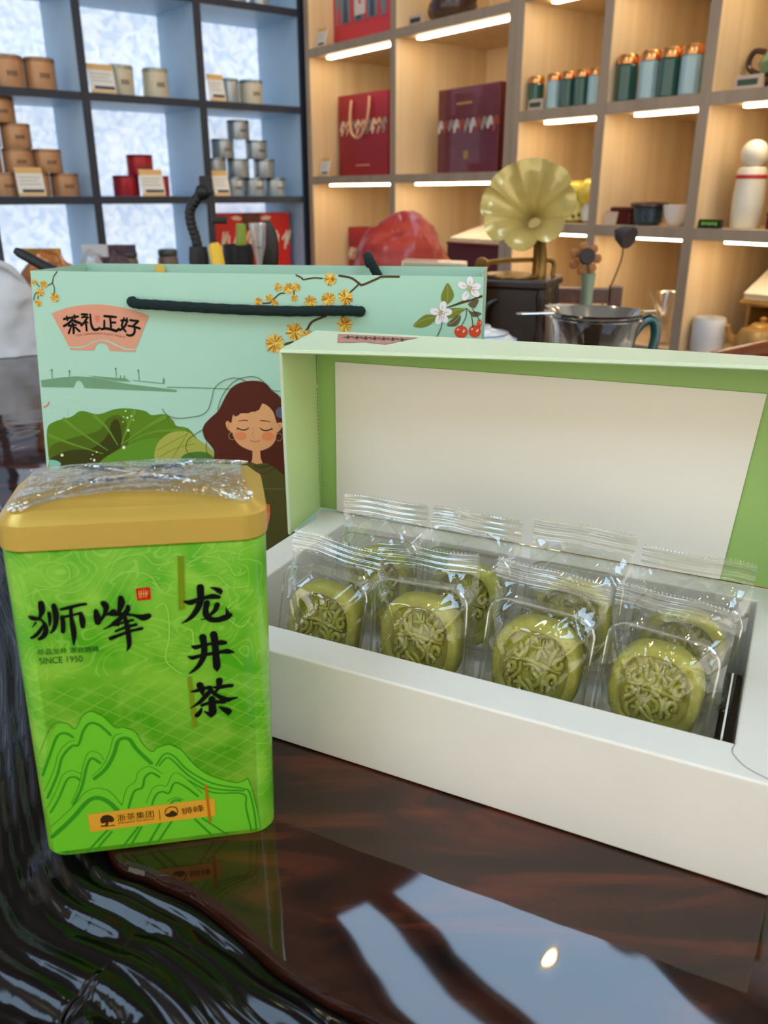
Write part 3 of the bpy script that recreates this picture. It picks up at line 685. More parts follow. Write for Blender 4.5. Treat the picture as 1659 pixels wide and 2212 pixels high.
('p','lotusd2',5,1,[(-59.0,75.4),(-52.6,80.3),(-38.8,81.6),(-31.6,75.9),(-40.8,66.8),(-57.4,67.4)]),
('p','teal',4,1,[(-170.3,69.2),(-164.5,69.4),(-160.5,66.2),(-168.6,56.8),(-170.6,63.6)]),
('p','dot',6,1,[(-101.5,111.6),(-101.6,111.2),(-102.0,111.0),(-102.4,111.0),(-102.7,111.2),(-102.8,111.6),(-102.7,112.0),(-102.3,112.2),(-101.9,112.2),(-101.6,112.0)]),
('p','dot',6,1,[(-100.2,106.4),(-100.3,105.9),(-100.8,105.6),(-101.3,105.6),(-101.7,105.9),(-101.8,106.3),(-101.6,106.8),(-101.2,107.1),(-100.7,107.1),(-100.3,106.9)]),
('p','dot',6,1,[(-96.9,107.8),(-97.0,107.4),(-97.4,107.2),(-97.8,107.2),(-98.2,107.4),(-98.3,107.8),(-98.1,108.2),(-97.7,108.4),(-97.3,108.4),(-97.0,108.2)]),
('p','dot',6,1,[(-99.9,96.5),(-100.1,95.8),(-100.7,95.4),(-101.4,95.4),(-101.9,95.7),(-102.1,96.4),(-101.8,97.0),(-101.3,97.4),(-100.6,97.4),(-100.0,97.1)]),
('p','dot',6,1,[(-104.2,82.6),(-104.5,81.8),(-105.2,81.3),(-106.1,81.3),(-106.8,81.7),(-107.0,82.5),(-106.7,83.3),(-105.9,83.8),(-105.1,83.9),(-104.4,83.4)]),
('p','dot',6,1,[(-157.3,74.1),(-157.6,73.4),(-158.3,72.9),(-159.1,72.9),(-159.7,73.3),(-159.9,74.0),(-159.6,74.8),(-158.9,75.2),(-158.1,75.3),(-157.5,74.8)]),
('p','dot',6,1,[(-130.3,71.2),(-130.6,70.5),(-131.2,70.1),(-131.9,70.1),(-132.4,70.5),(-132.6,71.1),(-132.3,71.7),(-131.7,72.2),(-131.0,72.2),(-130.5,71.8)]),
('p','dot',6,1,[(-128.1,77.8),(-128.2,77.4),(-128.6,77.2),(-129.0,77.1),(-129.4,77.4),(-129.5,77.8),(-129.3,78.2),(-128.9,78.4),(-128.5,78.5),(-128.2,78.2)]),
('p','dot',6,1,[(-103.6,106.9),(-103.7,106.6),(-104.0,106.4),(-104.3,106.4),(-104.6,106.6),(-104.7,106.9),(-104.6,107.2),(-104.3,107.4),(-103.9,107.4),(-103.7,107.2)]),
('p','dot',6,1,[(-95.4,104.8),(-95.5,104.5),(-95.8,104.3),(-96.2,104.3),(-96.4,104.5),(-96.5,104.8),(-96.4,105.1),(-96.1,105.3),(-95.8,105.3),(-95.5,105.2)]),
('p','dot',6,1,[(-104.3,102.9),(-104.4,102.6),(-104.7,102.4),(-105.0,102.4),(-105.3,102.6),(-105.4,102.9),(-105.3,103.2),(-105.0,103.4),(-104.6,103.4),(-104.4,103.2)]),
('p','dot',6,1,[(-131.9,75.6),(-132.1,75.3),(-132.4,75.1),(-132.7,75.1),(-133.0,75.3),(-133.1,75.6),(-132.9,75.9),(-132.6,76.1),(-132.3,76.1),(-132.0,75.9)]),
('p','dot',6,1,[(-133.6,72.1),(-133.8,71.8),(-134.1,71.6),(-134.4,71.6),(-134.7,71.8),(-134.8,72.1),(-134.6,72.4),(-134.3,72.6),(-134.0,72.6),(-133.7,72.5)]),
('s','lotus2',5,0,[(-78.1,81.3,0.41),(-65.9,88.5,0.41),(-51.8,95.7,0.4)]),
('s','lotus2',5,0,[(-76.3,76.0,0.41),(-63.4,83.2,0.41),(-46.7,87.9,0.41)]),
('s','lotus2',5,0,[(-66.7,73.7,0.41),(-60.7,83.3,0.41),(-51.8,96.3,0.4)]),
('s','strand',6,0,[(-71.9,114.4,0.51),(-68.3,109.6,0.51),(-59.4,107.4,0.51),(-46.4,109.1,0.51),(-40.5,110.6,0.5),(-35.3,114.5,0.5),(-32.4,120.7,0.5),(-29.5,130.5,0.5),(-24.2,136.1,0.49),(-16.6,139.4,0.49),(-9.7,139.6,0.49),(-3.5,137.4,0.49)]),
('s','strand',6,0,[(-27.3,114.7,0.5),(-24.1,124.0,0.5),(-18.7,132.1,0.49),(-11.6,138.3,0.49),(-2.1,141.1,0.49),(5.3,140.6,0.49),(11.4,136.0,0.49)]),
('s','strand',6,0,[(-39.7,99.4,0.51),(-47.1,94.8,0.51),(-52.5,90.1,0.51),(-54.1,82.5,0.52),(-47.9,77.0,0.52)]),
('s','strand',6,0,[(-37.3,89.5,0.51),(-37.5,83.2,0.51),(-35.5,77.6,0.51)]),
('p','hair',7,1,[(-30.9,72.1),(-31.1,82.2),(-34.4,87.7),(-38.1,92.0),(-39.9,98.2),(-38.3,103.2),(-33.6,108.3),(-27.6,113.5),(-24.3,118.5),(-20.2,126.0),(-15.6,132.2),(-9.8,136.0),(-2.2,138.0),(5.3,138.2),(11.4,136.6),(16.3,131.4),(21.2,127.9),(24.2,123.8),(27.2,116.6),(28.8,98.3),(28.9,64.0),(18.7,64.8),(-16.0,63.2)]),
('p','sweater',8,1,[(-1.3,75.3),(3.0,73.7),(7.8,75.0),(13.8,74.0),(24.5,66.3),(30.1,62.1),(29.9,2.3),(-21.4,-0.8),(-18.0,61.8),(-9.3,71.7)]),
('p','skin',9,0,[(-0.2,86.0),(-0.4,78.5),(-1.3,75.3),(3.0,73.9),(7.8,75.0),(6.3,78.7),(5.8,86.2)]),
('p','skin',9,1,[(-16.1,106.2),(-18.3,107.0),(-20.3,106.4),(-21.0,104.5),(-19.2,100.2),(-14.8,98.2)]),
('p','skin',9,1,[(19.5,106.3),(22.0,107.3),(23.9,106.8),(23.9,104.3),(21.9,101.2),(19.1,99.5)]),
('p','skin',10,1,[(-16.1,105.9),(-16.1,99.1),(-13.7,92.3),(-8.8,87.5),(-0.6,84.5),(6.4,84.8),(13.5,87.8),(18.0,93.0),(19.7,100.5),(19.9,107.8),(17.8,113.9),(14.1,118.6),(8.6,121.5),(3.4,115.8),(-4.8,113.7),(-10.5,112.9),(-14.7,111.8)]),
('p','hair',11,0,[(-16.5,105.3),(-15.7,109.0),(-14.5,112.7),(-13.6,110.6),(-10.6,111.5),(-7.3,115.0),(-5.5,113.4),(-2.3,113.6),(0.6,115.7),(2.1,114.7),(6.0,116.5),(7.6,119.6),(8.7,121.6),(13.5,119.8),(17.2,115.1),(19.8,106.6),(22.7,107.9),(21.0,119.5),(11.2,126.4),(-5.1,125.9),(-15.4,118.8),(-18.2,111.4),(-18.3,106.4)]),
('p','cheek',11,1,[(-4.4,95.8),(-5.4,93.8),(-7.8,92.4),(-10.7,92.3),(-13.1,93.4),(-13.9,95.4),(-13.0,97.5),(-10.5,98.8),(-7.6,98.9),(-5.2,97.8)]),
('p','cheek',11,1,[(17.1,96.3),(16.2,94.3),(13.8,93.0),(10.9,92.9),(8.5,94.0),(7.7,96.0),(8.6,98.0),(11.0,99.3),(13.9,99.4),(16.3,98.3)]),
('s','brow',12,0,[(-11.0,107.2,0.31),(-6.9,108.0,0.75),(-3.4,107.9,0.87)]),
('s','brow',12,0,[(7.0,108.3,0.87),(10.8,108.2,0.75),(14.8,107.5,0.31)]),
('s','ink',12,0,[(-11.8,102.2,0.5),(-8.4,100.6,0.88),(-5.2,100.7,0.88),(-2.5,102.4,0.5)]),
('s','ink',12,0,[(6.4,102.7,0.5),(8.7,101.0,0.87),(12.5,100.9,0.87),(16.0,102.7,0.5)]),
('s','ink',12,0,[(-10.9,101.6,0.38),(-12.5,101.4,0.38)]),
('s','ink',12,0,[(14.7,101.8,0.37),(16.3,101.4,0.37)]),
('s','ink',12,0,[(-10.3,101.2,0.38),(-11.9,100.4,0.38)]),
('s','lip',12,0,[(-1.9,92.9,0.32),(0.9,91.8,0.5),(3.4,91.9,0.5),(6.3,93.0,0.31)]),
('s','nose',12,0,[(0.7,103.4,0.31),(1.4,99.1,0.31),(-0.5,98.1,0.31),(1.3,95.1,0.31)]),
('s','blush',12,0,[(-18.7,105.8,0.38),(-18.5,100.8,0.38)]),
('s','blush',12,0,[(21.7,106.1,0.37),(22.3,102.4,0.37)]),
('s','ring',12,0,[(-13.4,95.6,0.32),(-13.7,94.3,0.32),(-14.5,93.3,0.32),(-15.5,92.7,0.32),(-16.7,92.6,0.32),(-17.8,93.2,0.32),(-18.5,94.1,0.32),(-18.7,95.4,0.32),(-18.4,96.6,0.32),(-17.6,97.6,0.32),(-16.6,98.2,0.32),(-15.4,98.3,0.32),(-14.3,97.8,0.32),(-13.6,96.8,0.32),(-13.4,95.6,0.32)]),
('s','ring',12,0,[(23.7,96.2,0.31),(23.4,94.9,0.31),(22.7,93.9,0.31),(21.6,93.3,0.31),(20.4,93.3,0.31),(19.4,93.8,0.31),(18.7,94.7,0.31),(18.4,96.0,0.31),(18.7,97.2,0.31),(19.5,98.2,0.31),(20.5,98.8,0.31),(21.7,98.9,0.31),(22.8,98.4,0.31),(23.5,97.4,0.31),(23.7,96.2,0.31)]),
('p','clip',12,1,[(26.5,115.1),(25.8,112.6),(23.9,110.9),(21.6,110.9),(19.7,112.3),(19.1,114.8),(19.8,117.4),(21.7,119.0),(24.0,119.0),(25.9,117.6)]),
('s','sweatd',10,0,[(1.7,72.9,0.89),(5.5,71.5,0.89),(10.0,72.6,0.89),(13.8,73.7,0.89)]),
('s','sweatd',10,0,[(2.8,66.6,0.51),(8.6,66.8,0.51),(13.7,69.0,0.51),(17.6,72.3,0.51)]),
('s','sweatl',10,0,[(-16.3,53.5,0.32),(3.1,54.8,0.32),(25.6,54.9,0.32)]),
('s','sweatd',10,0,[(10.5,52.9,0.39),(10.4,49.7,0.39)]),
('s','sweatd',10,0,[(16.4,46.1,0.39),(16.7,42.3,0.39)]),
('s','sweatd',10,0,[(7.5,50.2,0.39),(7.5,48.2,0.39)]),
('p','orangec',11,0,[(1.5,43.1),(12.8,42.1),(13.1,34.9),(12.3,32.9),(1.3,32.4)]),
('p','skin2',12,1,[(2.6,33.7),(12.0,35.5),(12.2,30.3),(11.2,25.7),(9.1,21.0),(4.9,22.7),(1.1,27.1)])]

# ================================================================== ROOM SHELL
PH = 0.6511
CO = Vector((-0.281, 3.2, 0))
FL = Matrix.Translation(CO) @ Matrix.Rotation(PH, 4, 'Z')             # dark unit: x right, y back
FR = Matrix.Translation(CO) @ Matrix.Rotation(PH - pi / 2, 4, 'Z')    # wooden unit: x away from the corner, y back
CEIL = 2.9
def frame_obj(o, F):
    o.matrix_world = F
    return o

m_wall = mat('wall_paint', (214, 206, 192), 0.8, var=0.04, vscale=(3, 3, 3), bump=0.1)
m_floor = mat('floor_tile_grey', (120, 112, 104), 0.35, var=0.08, vscale=(2, 2, 2))
m_ceil = mat('ceiling_paint', (205, 202, 198), 0.9, var=0.03, vscale=(2, 2, 2))
struct(G().box(-4.2, 4.2, -3.2, 5.6, -0.05, 0.0).obj('floor', m_floor))
struct(G().box(-4.2, 4.2, -3.2, 5.6, CEIL, CEIL + 0.05).obj('ceiling', m_ceil))
struct(frame_obj(G().box(-5.2, 0.42, 0.31, 0.37, 0.002, CEIL - 0.002).obj('wall_back', m_wall), FL))
struct(frame_obj(G().box(-0.30, 3.9, 0.385, 0.445, 0.002, CEIL - 0.002).obj('wall_right', m_wall), FR))

# luminous ceiling panels (two mirrored in the polished table, two added as foreground fill)
m_panel = mat('ceiling_panel_glow', (186, 218, 250), 0.5, emit=4.4)
m_alu = mat('brushed_aluminium', (190, 192, 195), 0.35, metal=1.0)
def ceiling_light(x0, x1, y0, y1, label, F=Matrix(), rz=0.0):
    t = thing('ceiling_light', label, 'ceiling light', F @ Vector(((x0 + x1) / 2, (y0 + y1) / 2, CEIL)), rz, 'luminous ceiling panels')
    a, b = (x1 - x0) / 2, (y1 - y0) / 2
    G().box(-a, a, -b, b, -0.03, -0.012).obj('diffuser', m_panel, t)
    g = G()
    for q in ((-a - .03, a + .03, -b - .03, -b), (-a - .03, a + .03, b, b + .03), (-a - .03, -a, -b, b), (a, a + .03, -b, b)):
        g.box(*q, -0.04, -0.0005)
    g.obj('frame', m_alu, t)
    return t
ceiling_light(0.86, 2.1, -0.52, -0.37, 'narrow luminous ceiling strip mirrored in the polished table top', FR, PH - pi / 2)
ceiling_light(0.86, 2.1, -0.25, 0.20, 'wide luminous ceiling panel mirrored in the polished table top', FR, PH - pi / 2)
ceiling_light(-2.2, -0.9, -1.2, 0.2, 'added ceiling fill panel over the near end of the table')  # unseen panel, added to light the foreground
ceiling_light(0.5, 2.0, -1.9, -0.5, 'added ceiling fill panel behind the near side of the table')  # second unseen fill panel, added for light on the foreground
m_spot = mat('warm_spot_glow', (255, 226, 178), 0.5, emit=60.0)
m_ring = mat('spot_trim_white', (230, 228, 222), 0.4)
def downlight(x, y, label, z=CEIL):
    t = thing('recessed_downlight', label, 'ceiling light', (x, y, z), 0, 'recessed downlights')
    G().lathe([(0.05, -0.001), (0.05, -0.012), (0.038, -0.014), (0.036, -0.004)], 20, cap=(False, False)).obj('trim_ring', m_ring, t, True)
    G().lathe([(0.036, -0.006), (0.0355, -0.005)], 20).obj('lamp', m_spot, t)
for x, y, l in ((0.75, 0.1, 'recessed warm downlight over the table front'), (-0.55, 1.2, 'recessed warm downlight over the paper bag'), (1.2, -0.2, 'recessed warm downlight behind the pastry box'), (-0.3, -0.6, 'recessed warm downlight above the camera side'), (0.25, 2.2, 'recessed warm downlight by the wooden shelves')):
    downlight(x, y, l)
downlight(*(FR @ Vector((1.43, -0.02, 0)))[:2], 'downlight mirrored as a bright spot before the pastry box', CEIL - 0.0305)

# ================================================================== DARK SHELF UNIT WITH LIT PANELS
m_navy = mat('slate_blue_board', (162, 188, 210), 0.42, var=0.05, vscale=(3, 3, 3))
m_navy_edge = mat('dark_board_edge', (38, 44, 56), 0.45)
def lit_material():
    m = bpy.data.materials.new('backlit_marbled_glass')
    m.use_nodes = True
    nt = m.node_tree
    b = nt.nodes['Principled BSDF']
    b.inputs['Roughness'].default_value = 0.25
    tc = nt.nodes.new('ShaderNodeTexCoord')
    n = nt.nodes.new('ShaderNodeTexNoise')
    n.inputs['Scale'].default_value = 30.0
    n.inputs['Detail'].default_value = 5.0
    n.inputs['Distortion'].default_value = 1.2
    nt.links.new(tc.outputs['Object'], n.inputs['Vector'])
    r = nt.nodes.new('ShaderNodeValToRGB')
    r.color_ramp.elements[0].color = rgb((196, 214, 238))
    r.color_ramp.elements[0].position = 0.36
    r.color_ramp.elements[1].color = rgb((236, 245, 253))
    r.color_ramp.elements[1].position = 0.62
    nt.links.new(n.outputs['Fac'], r.inputs[0])
    nt.links.new(r.outputs[0], b.inputs['Base Color'])
    nt.links.new(r.outputs[0], b.inputs['Emission Color'])
    b.inputs['Emission Strength'].default_value = 0.56
    return m
m_lit = lit_material()
ROWS = [0.115, 0.41, 0.705, 1.0, 1.29, 1.585, 1.88, 2.175]           # board centre heights
CX = 0.3805                                                          # column pitch
unit = thing('lit_shelf_unit', 'slate blue cube shelf unit with backlit white marbled panels', 'shelf', CO, PH)
T = 0.0125
for k in range(9):
    x = -k * CX
    G().box(x - T, x + T, 0.004, 0.29, 0.0, 2.19).obj('divider', m_navy, unit)
    G().box(x - T, x + T, 0.0, 0.004, 0.0, 2.19).obj('edge_strip', m_navy_edge, unit)
for z in ROWS:
    G().box(-8 * CX - T, -T, 0.005, 0.289, z - 0.011, z + 0.011).obj('shelf_board', m_navy, unit)
    G().box(-8 * CX - T, -T, 0.001, 0.0049, z - 0.011, z + 0.011).obj('edge_strip', m_navy_edge, unit)
for k in range(8):
    for a, b in zip(ROWS[:-1], ROWS[1:]):
        G().box(-(k + 1) * CX + T + 0.001, -k * CX - T - 0.001, 0.277, 0.284, a + 0.012, b - 0.012).obj('lit_panel', m_lit, unit)
G().box(-8 * CX - T, T, 0.291, 0.302, 0.0, 2.19).obj('back_board', m_navy, unit)

# ================================================================== WOODEN SHELF UNITS WITH LIGHT STRIPS
def wood(name, c1, c2, rough=0.5, sc=(1.2, 60, 60), coat=0.0):
    return mat(name, c1, rough, var=0.1, vscale=sc, col2=c2, coat=coat)
m_oak = wood('oak_veneer', (240, 210, 166), (228, 192, 144), 0.5, (28, 28, 1.4))
m_oak_edge = wood('oak_edge_grey', (176, 152, 128), (160, 136, 112), 0.5, (20, 20, 2))
m_strip = mat('led_strip_glow', (255, 240, 205), 0.4, emit=15.0)
def oak_unit(label, xs, zs, top, depth=0.372, strips=()):
    u = thing('oak_shelf_unit', label, 'shelf', CO, PH - pi / 2)
    h = 0.0125
    for x in xs:
        G().box(x - h, x + h, 0.003, depth, 0.0, top).obj('divider', m_oak, u)
        G().box(x - h, x + h, 0.0, 0.003, 0.0, top).obj('edge_strip', m_oak_edge, u)
    for a, b in zip(xs[:-1], xs[1:]):
        for z in zs:
            G().box(a + h, b - h, 0.006, depth, z - h, z + h).obj('shelf_board', m_oak, u)
            G().box(a + h, b - h, 0.002, 0.006, z - h, z + h).obj('edge_strip', m_oak_edge, u)
            if z > 0.5:
                G().box(a + 0.07, b - 0.022, 0.036, 0.054, z - h - 0.0065, z - h - 0.0005).obj('light_strip', m_strip, u)
    G().box(xs[0] - h, xs[-1] + h, depth + 0.0005, depth + 0.009, 0.0, top).obj('back_board', m_oak, u)
    return u
oak_unit('light oak shelf unit holding the burgundy gift bag and box', [0.032, 0.507, 1.002], [0.267, 0.665, 1.063, 1.461, 1.86], 2.25)
oak_unit('light oak shelf unit with the rows of celadon tea jars', [1.028, 1.307, 1.58, 1.853, 2.126], [0.124, 0.394, 0.664, 0.936, 1.206, 1.476, 1.746, 2.016], 2.25)

# ================================================================== TABLE
TZ = 0.75
def table_mats():
    m = bpy.data.materials.new('polished_rosewood')
    m.use_nodes = True
    nt = m.node_tree
    b = nt.nodes['Principled BSDF']
    b.inputs['Roughness'].default_value = 0.035
    b.inputs['IOR'].default_value = 1.55
    b.inputs['Specular IOR Level'].default_value = 0.55
    tc = nt.nodes.new('ShaderNodeTexCoord')
    mp = nt.nodes.new('ShaderNodeMapping')
    mp.inputs['Rotation'].default_value = (0, 0, radians(38))
    mp.inputs['Scale'].default_value = (5, 22, 5)
    nt.links.new(tc.outputs['Object'], mp.inputs[0])
    n = nt.nodes.new('ShaderNodeTexNoise')
    n.inputs['Scale'].default_value = 1.4
    n.inputs['Detail'].default_value = 8.0
    n.inputs['Distortion'].default_value = 1.6
    nt.links.new(mp.outputs[0], n.inputs['Vector'])
    r = nt.nodes.new('ShaderNodeValToRGB')
    e = r.color_ramp.elements
    e[0].color = rgb((22, 11, 9))
    e[0].position = 0.34
    e[1].color = rgb((98, 42, 20))
    e[1].position = 0.72
    q = e.new(0.52)
    q.color = rgb((52, 24, 14))
    nt.links.new(n.outputs['Fac'], r.inputs[0])
    nt.links.new(r.outputs[0], b.inputs['Base Color'])
    n2 = nt.nodes.new('ShaderNodeTexNoise')
    n2.inputs['Scale'].default_value = 6.0
    n2.inputs['Detail'].default_value = 3.0
    n2.inputs['Roughness'].default_value = 0.42
    n2.inputs['Distortion'].default_value = 0.8
    nt.links.new(tc.outputs['Object'], n2.inputs['Vector'])
    bp = nt.nodes.new('ShaderNodeBump')
    bp.inputs['Strength'].default_value = 0.5
    bp.inputs['Distance'].default_value = 0.004
    nt.links.new(n2.outputs['Fac'], bp.inputs['Height'])
    nt.links.new(bp.outputs[0], b.inputs['Normal'])
    return m
m_rose = table_mats()
m_carve = mat('lacquered_black_root', (12, 8, 8), 0.13, spec=0.36, ior=1.5, var=0.4, vscale=(14, 14, 14))
EDGE = cat([(-1.05, 2.3), (-1.0, 1.6), (-0.62, 1.1), (-0.36, 0.72), (-0.22, 0.50), (-0.150, 0.345), (-0.1215, 0.287), (-0.100, 0.2735), (-0.078, 0.262), (-0.056, 0.244), (-0.036, 0.226), (0.0, 0.205), (0.05, 0.178), (0.11, 0.12), (0.19, 0.03), (0.3, -0.08), (0.5, -0.2)], 8)
table = thing('tea_table', 'dark polished rosewood slab table with carved black root edge', 'table', (0, 0, TZ))
poly = [(x, y) for x, y in EDGE] + [(0.95, -0.22), (0.62, 0.3), (0.44, 0.7), (0.405, 1.0), (0.405, 1.62), (0.15, 1.8), (-0.1, 2.28)]
G().prism(poly, -0.07, 0.0).obj('top', m_rose, table, bevel=0.003)
def carved(a, b):
    k = a * (len(EDGE) - 1)
    i = min(int(k), len(EDGE) - 2)
    f = k - i
    x = EDGE[i][0] * (1 - f) + EDGE[i + 1][0] * f
    y = EDGE[i][1] * (1 - f) + EDGE[i + 1][1] * f
    i0, i1 = max(i - 6, 0), min(i + 7, len(EDGE) - 1)
    d = Vector((EDGE[i1][0] - EDGE[i0][0], EDGE[i1][1] - EDGE[i0][1])).normalized()
    t = 0.30 * b ** 1.25
    px, py = x + d.y * t, y - d.x * t
    wv = noise.noise(Vector((px * 6, py * 6, 2.0)))
    w2 = noise.noise(Vector((px * 22, py * 22, 5.0)))
    ph = t * 285 + 5.5 * wv + 0.7 * w2 + 4 * a
    rg = abs(sin(ph)) ** 0.75
    ph2 = t * 88 - 5.5 * wv + 15 * a
    rg2 = abs(sin(ph2)) ** 0.8
    amp = 0.0046 * min(1, t / 0.006)
    z = -0.0062 - 0.10 * t - 0.55 * max(0, t - 0.06) ** 1.2 + amp * (rg * 0.75 + rg2 * 0.85 - 0.75)
    if b == 0:
        z = -0.012
    return Vector((px, py, z))
G().sheet(carved, 330, 110, lambda a, b: (0, 0, -0.04)).obj('carved_edge', m_carve, table, True, angle=180)
g = G()
g.lathe([(0.30, -0.748), (0.34, -0.70), (0.24, -0.45), (0.20, -0.3), (0.34, -0.12), (0.40, -0.072)], 28, (-0.02, 1.05, 0))
g.obj('root_base', m_carve, table, True)

# ================================================================== PASTRY BOX
BX, BY, BT = -0.1224, 0.3979, radians(-26.17)
BL, BW, BH, BR, LD, LH, LG = 0.3121, 0.1797, 0.05435, 0.02225, 0.0432, 0.1315, 0.0072
m_card = mat('white_card', (236, 228, 212), 0.42, spec=0.4, var=0.02, vscale=(30, 30, 30))
m_liner = mat('cream_liner_card', (246, 238, 222), 0.5)
m_lidout = mat('pale_mint_card', (214, 228, 190), 0.4, var=0.04, vscale=(6, 6, 6))
m_lidin = mat('green_card_lit', (202, 224, 148), 0.42, var=0.05, vscale=(6, 6, 6))  # lid walls: green card painted paler for the light on them
bx = thing('pastry_box', 'open white pastry box with green hinged lid on the dark table', 'box', (BX, BY, TZ), BT)
g = G()
def ring(u0, u1, v0, v1, z):
    return [(u0, v0, z), (u1, v0, z), (u1, v1, z), (u0, v1, z)]
t = BR
g.loops([ring(0, BL, 0, BW, 0.0006), ring(0, BL, 0, BW, BH), ring(t, BL - t, t, BW - 0.012, BH), ring(t, BL - t, t, BW - 0.012, 0.003)])
g.obj('tray', m_card, bx, bevel=0.0011, seg=3)
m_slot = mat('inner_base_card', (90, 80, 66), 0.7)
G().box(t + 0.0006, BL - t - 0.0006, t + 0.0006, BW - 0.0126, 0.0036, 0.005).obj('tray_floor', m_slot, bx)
G().loops([ring(t + .001, BL - t - .0095, t + .001, BW - .013, 0.0055), ring(t + .001, BL - t - .009, t + .001, BW - .013, 0.0085), ring(t + .002, BL - t - .0095, t + .002, BW - .014, 0.0090)]).obj('insert', m_card, bx)
G().box(BL - t - .0058, BL - t - .0050, t + .0015, t + .055, 0.006, 0.056).obj('insert_flap', m_card, bx)
# curved tuck slit at the front right corner
g = G()
slit = cat([(BL - t + .0002, t - .0005, 0), (BL - t - .0006, t - .006, 0), (BL - t + .001, t - .010, 0), (BL - t + .006, t - .0155, 0), (BL - .007, t - .0195, 0), (BL - .001, t - .0212, 0)], 5)
g.tube([(x, y, BH + 0.0001) for x, y, z in slit], 0.00022, 5)
g.obj('tuck_slit', mat('slit_shadow_grey', (150, 142, 122), 0.7), bx)
def LQ(u, dd, s):
    tt = -0.1238 + 0.2174 * (u / BL)
    return Vector((u + 0.077 * s, BW + LG - dd * cos(tt) + s * sin(tt), BH + s * cos(tt) + dd * sin(tt)))
G().box(-LG + .001, BL + LG - .001, BW + .0002, BW + LG + .0012, BH - .006, BH - .0008).obj('hinge_strip', m_card, bx)
lid = G().sheet(lambda a, b: LQ(-LG + a * (BL + 2 * LG), 0, 0.0004 + b * (LH - 0.0004)), 16, 6, lambda a, b: (0, 0.0014, 0)).obj('lid', mat('green_card_shaded', (160, 196, 108), 0.42, var=0.05, vscale=(6, 6, 6)), bx)  # back panel: same green card, its shade painted in as darker green
for nm, m, fn, th in (
    ('lid_liner', m_liner, lambda a, b: LQ(0.007 + a * 0.261, 0.0004, 0.0008 + b * 0.112), lambda a, b: (0, -0.0009, 0)),):
    G().sheet(fn, 16, 4, th).obj(nm, m, lid)
def wall(u0, u1, s0, s1, nm, off, n=12):
    """one lid wall from the back panel out to the rim: inner skin green, outer skin pale"""
    f = lambda a, b: LQ(u0 + (u1 - u0) * a, LD * b, s0 + (s1 - s0) * a) + Vector(off) * 0.0
    o = G().sheet(f, n, 3, lambda a, b: [-0.0007 * x for x in off]).obj(nm, m_lidin, bx)
    G().sheet(lambda a, b: f(a, b) + Vector(off) * 0.00075, n, 3, lambda a, b: [0.0007 * x for x in off]).obj('outer_paper', m_lidout, o)
    rim = G()
    rim.tube([f(k / n, 1) + Vector((0, 0, 0)) for k in range(n + 1)], 0.0011, 6)
    rim.obj('folded_rim', m_lidout, o, True)
wall(-LG, BL + LG, LH, LH, 'lid_top', (0, 0, 1), 16)
wall(-LG, -LG, 0.001, LH, 'lid_side', (-1, 0, 0))
wall(BL + LG, BL + LG, 0.001, LH, 'lid_side', (1, 0, 0))
# perforated fold line of the lid wall and gusset line
g = G()
for k in range(34):
    s0 = LH * (0.02 + 0.70 * k / 34)
    g.tube([LQ(-LG + .0012, 0.0022, s0), LQ(-LG + .0012, 0.0022, s0 + LH * 0.012)], 0.00022, 4)
g.tube([LQ(-LG + .0012, 0.0022, LH * 0.74), LQ(-LG + .0012, 0.0022, LH * 0.985)], 0.0002, 4)
g.obj('fold_perforation', mat('fold_line_green', (70, 110, 60), 0.6), lid)
# printed emblem on the lid top (seen edge-on)
g = G()
def ltop(u, d, up=0.0017):
    return LQ(u, d, LH) + Vector((0, 0, up))
P = [(0.012, 0.006), (0.066, 0.006), (0.054, 0.026), (0.046, 0.0245), (0.039, 0.022), (0.032, 0.0245), (0.022, 0.026)]
g.add([ltop(*p) for p in P], [tuple(range(len(P)))])
g.obj('printed_emblem', mat('print_lid_peach', (196, 132, 112), 0.5), lid)
g = G()
for k in range(7):
    u = 0.021 + 0.006 * k
    ribbon(g, [(u, 0.010, .0013), (u + .003, 0.016, .0018)], lambda x, y: ltop(x, y, 0.0019))
    ribbon(g, [(u - .001, 0.0145, .0012), (u + .004, 0.0115, .0014)], lambda x, y: ltop(x, y, 0.0019))
g.obj('printed_lettering', mat('print_lid_ink', (50, 44, 40), 0.5), lid)

# ------------------------------------------------------------------ wrapped pastries
m_cake = mat('green_bean_paste', (196, 188, 86), 0.55, spec=0.3, var=0.12, vscale=(120, 120, 120), bump=0.35, bscale=900, sub=0.15, col2=(174, 166, 66))
m_film = film('clear_wrapper', 0.05, 0.8, 0.04, (0.975, 0.975, 0.955))
m_ptray = film('clear_tray', 0.04, 0.6, 0.05, (0.95, 0.96, 0.94))
def cake_mesh():
    g = G()
    N = 56
    def loop(sc, y, jit=0.0):
        L = []
        for i in range(N):
            t = 2 * pi * i / N
            c, s = cos(t), sin(t)
            ex = 2 / 2.5
            x = 0.0222 * sc * math.copysign(abs(c) ** ex, c)
            z = 0.0235 + 0.0250 * sc * math.copysign(abs(s) ** ex, s) * (1.0 if s > 0 else 0.97)
            k = 1 + jit * noise.noise(Vector((c * 3, s * 3, y * 100)))
            L.append((x * k, y, 0.0235 + (z - 0.0235) * k))
        return L
    g.loops([loop(0.70, 0.0046), loop(0.745, 0.0046), loop(0.765, 0.0014), loop(0.79, 0.0002), loop(0.90, 0.0, .01), loop(0.965, 0.0008, .02), loop(1.0, 0.003, .02), loop(1.0, 0.012, .015), loop(0.95, 0.0148), loop(0.6, 0.015)])
    return g
